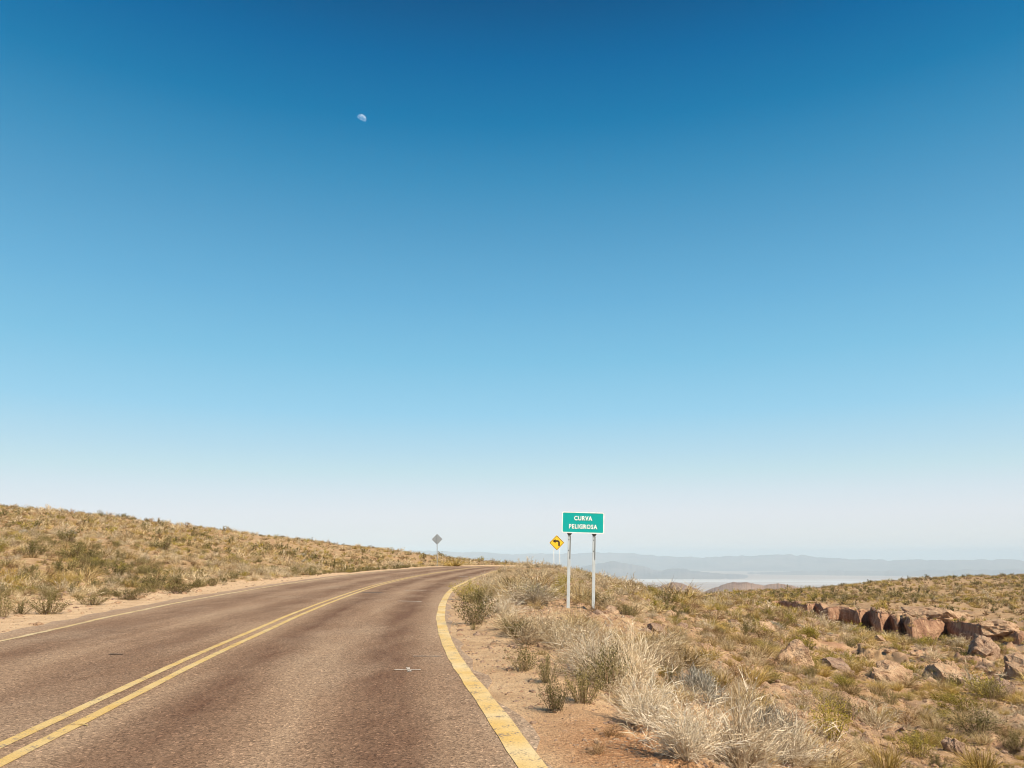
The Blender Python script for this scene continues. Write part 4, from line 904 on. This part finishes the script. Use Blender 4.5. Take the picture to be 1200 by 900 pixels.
BIG = [  # column, row of the foot, width, height, depth factor, turn, label
 (1052,804,72,34,.7,.3,'largest pale rock outcrop on the right slope, with a dark hollow on its left'),
 (1122,806,84,32,.8,.1,'long pale rock slab right of the largest outcrop'),
 (1184,820,36,28,.9,.6,'rounded brown boulder near the right edge, lowest of the outcrop'),
 (1131,810,16,17,.9,.9,'small pointed dark rock in front of the long slab'),
 (936,784,60,40,.8,.2,'orange brown slab with a dark hollow, on the middle of the slope'),
 (914,762,18,17,.8,.9,'small dark notched rock at the left top of the orange brown slab'),
 (1033,751,18,8,.8,.2,'small flat pale stone alone below the canyon wall'),
 (1124,886,36,24,.8,.4,'grey brown stone lying among plants at the lower right'),
 (1160,768,44,30,.9,.35,'block of rock with a dark left face below the end of the canyon wall'),
 (1214,800,66,38,1.,.35,'big rock buttress with a black left face at the right picture edge'),
 (1105,748,60,18,1.,.2,'low rock ledge at the right end of the canyon wall'),
 (1185,750,60,18,1.,.5,'low pinkish rock ledge near the right edge below the plain'),
 (985,790,60,22,.8,.2,'pale eroded slab left of the largest outcrop'),
 (900,740,40,14,.8,.1,'pale flat rock on the slope left of the canyon wall'),
 (770,742,34,14,.9,.3,'pale rock nearest to the sign posts on the slope'),
 (833,789,30,12,.9,.7,'low brown rock among shrubs right behind the grey dome shrub'),
 (757,872,7,7,1.,0,'small white stone on the edge of the orange soil bank'),
]
for px, py, w, h, dp, rot, lab in BIG:
    p = hit(px, py, 5, 130); t = p.y / ray(px, py)[1]; wm, hm = w / FOC * t, h / FOC * t
    me = (SLABS if h < w * .45 else ROCKS)[random.randrange(6)]; o = link('boulder', me, None, (p.x, p.y + wm * .3 * dp, p.z + hm * .10), rot)
    zz = max(v.co.z for v in me.vertices) * 2; o.scale = (wm * 1.1, wm * dp, hm / zz * 1.35); tag(o, lab, 'rock')
def rocks():
    n = 9000; az = R(3) + R(36) * RNG.random(n); r = np.sqrt(9 ** 2 + (115 ** 2 - 9 ** 2) * RNG.random(n)); x, y = np.sin(az) * r, np.cos(az) * r
    m = rock_mask(x, y); d, _ = road_d(x, y); k = (RNG.random(n) < m * .30 + .01) & (d > 2) & (r < 60) & ((az > R(9)) | (r < 50)); x, y, r, az = x[k], y[k], r[k], az[k]
    s = np.interp(r, [9, 30, 100], [.16, .36, .75]) * np.exp(RNG.normal(size=len(x)) * .5); z = ground(x, y)
    gi = np.clip(np.searchsorted(GAZ, az), 0, len(GAZ) - 1); gj = np.clip(np.searchsorted(GLR, r * .985) - 1, 0, len(GLR) - 1)
    vis = ((z + s * .3 - CAM_H) / r > run[gj, gi] - .0004) & (az < R(33.5)); a = np.where(vis, s / r, 0); o_ = np.argsort(-a)[:280]
    for i in o_:
        if a[i] <= 0: continue
        sl_ = random.random() < .5; me = random.choice(SLABS if sl_ else ROCKS); o = link('boulder', me, None, (x[i], y[i], z[i] - s[i] * .05), random.uniform(0, 6.28)); q = s[i]
        o.scale = (q * random.uniform(.9, 1.5), q * random.uniform(.7, 1.1), q * random.uniform(.7, 1.1)); o.rotation_euler.x = random.uniform(-.25, .25); o.rotation_euler.y = random.uniform(-.2, .3)
        far = r[i] > 55; tag(o, ('pale flat slab' if sl_ else 'tan weathered boulder') + (' in front of the canyon wall' if far else ' among the dry plants of the right slope'), 'rock', ('flat slabs' if sl_ else 'boulders') + (' in front of the canyon' if far else ' on the right slope'))
rocks()
def pebbles():
    lib = bpy.data.collections.new('stones')
    for i in range(4):
        bm = bmesh.new(); bmesh.ops.create_icosphere(bm, subdivisions=1, radius=.5)
        for v in bm.verts: v.co *= random.uniform(.75, 1.15); v.co.z *= .65
        me = bpy.data.meshes.new('stone'); bm.to_mesh(me); bm.free(); me.materials.append(RM); lib.objects.link(bpy.data.objects.new('%02d' % i, me))
    n = 110000; az = R(-38) + R(76) * RNG.random(n); r = np.exp(math.log(4.5) + (math.log(60) - math.log(4.5)) * RNG.random(n)); x, y = np.sin(az) * r, np.cos(az) * r
    d, sd = road_d(x, y); k = (d > .05) & (RNG.random(n) < np.where(sd > 0, .85, np.where(d < 3, .22, .35))) ; x, y, r, d = x[k], y[k], r[k], d[k]
    s = np.clip(.015 * np.exp(RNG.normal(size=len(x)) * .85), .006, .16) * np.clip(r / 8, .8, 4) * np.where(d < 1, .6, 1); z = ground(x, y)
    gn_stuff('gravel', 'small loose stones scattered over the shoulders and slopes', x, y, z, s, RNG.integers(0, 4, len(x)), lib, 0)
pebbles()

# ------------------------------------------------------------ air between here and the mountains
bm = bmesh.new(); box_bm(bm, 0, 0, -199, 117000, 117000, 860); bmesh.ops.recalc_face_normals(bm, faces=bm.faces[:])
hm = bpy.data.materials.new('haze_air'); hm.use_nodes = True; hn = hm.node_tree; hn.nodes.clear(); ho = hn.nodes.new('ShaderNodeOutputMaterial'); pv = hn.nodes.new('ShaderNodeVolumePrincipled')
pv.inputs['Color'].default_value = (.70, .87, 1., 1); pv.inputs['Density'].default_value = 4.8e-5; pv.inputs['Anisotropy'].default_value = -.15
hn.links.new(pv.outputs[0], ho.inputs['Volume']); me = bpy.data.meshes.new('haze'); bm.to_mesh(me); bm.free(); me.materials.append(hm)
tag(link('haze', me), 'thin pale air over the basin', kind='stuff')
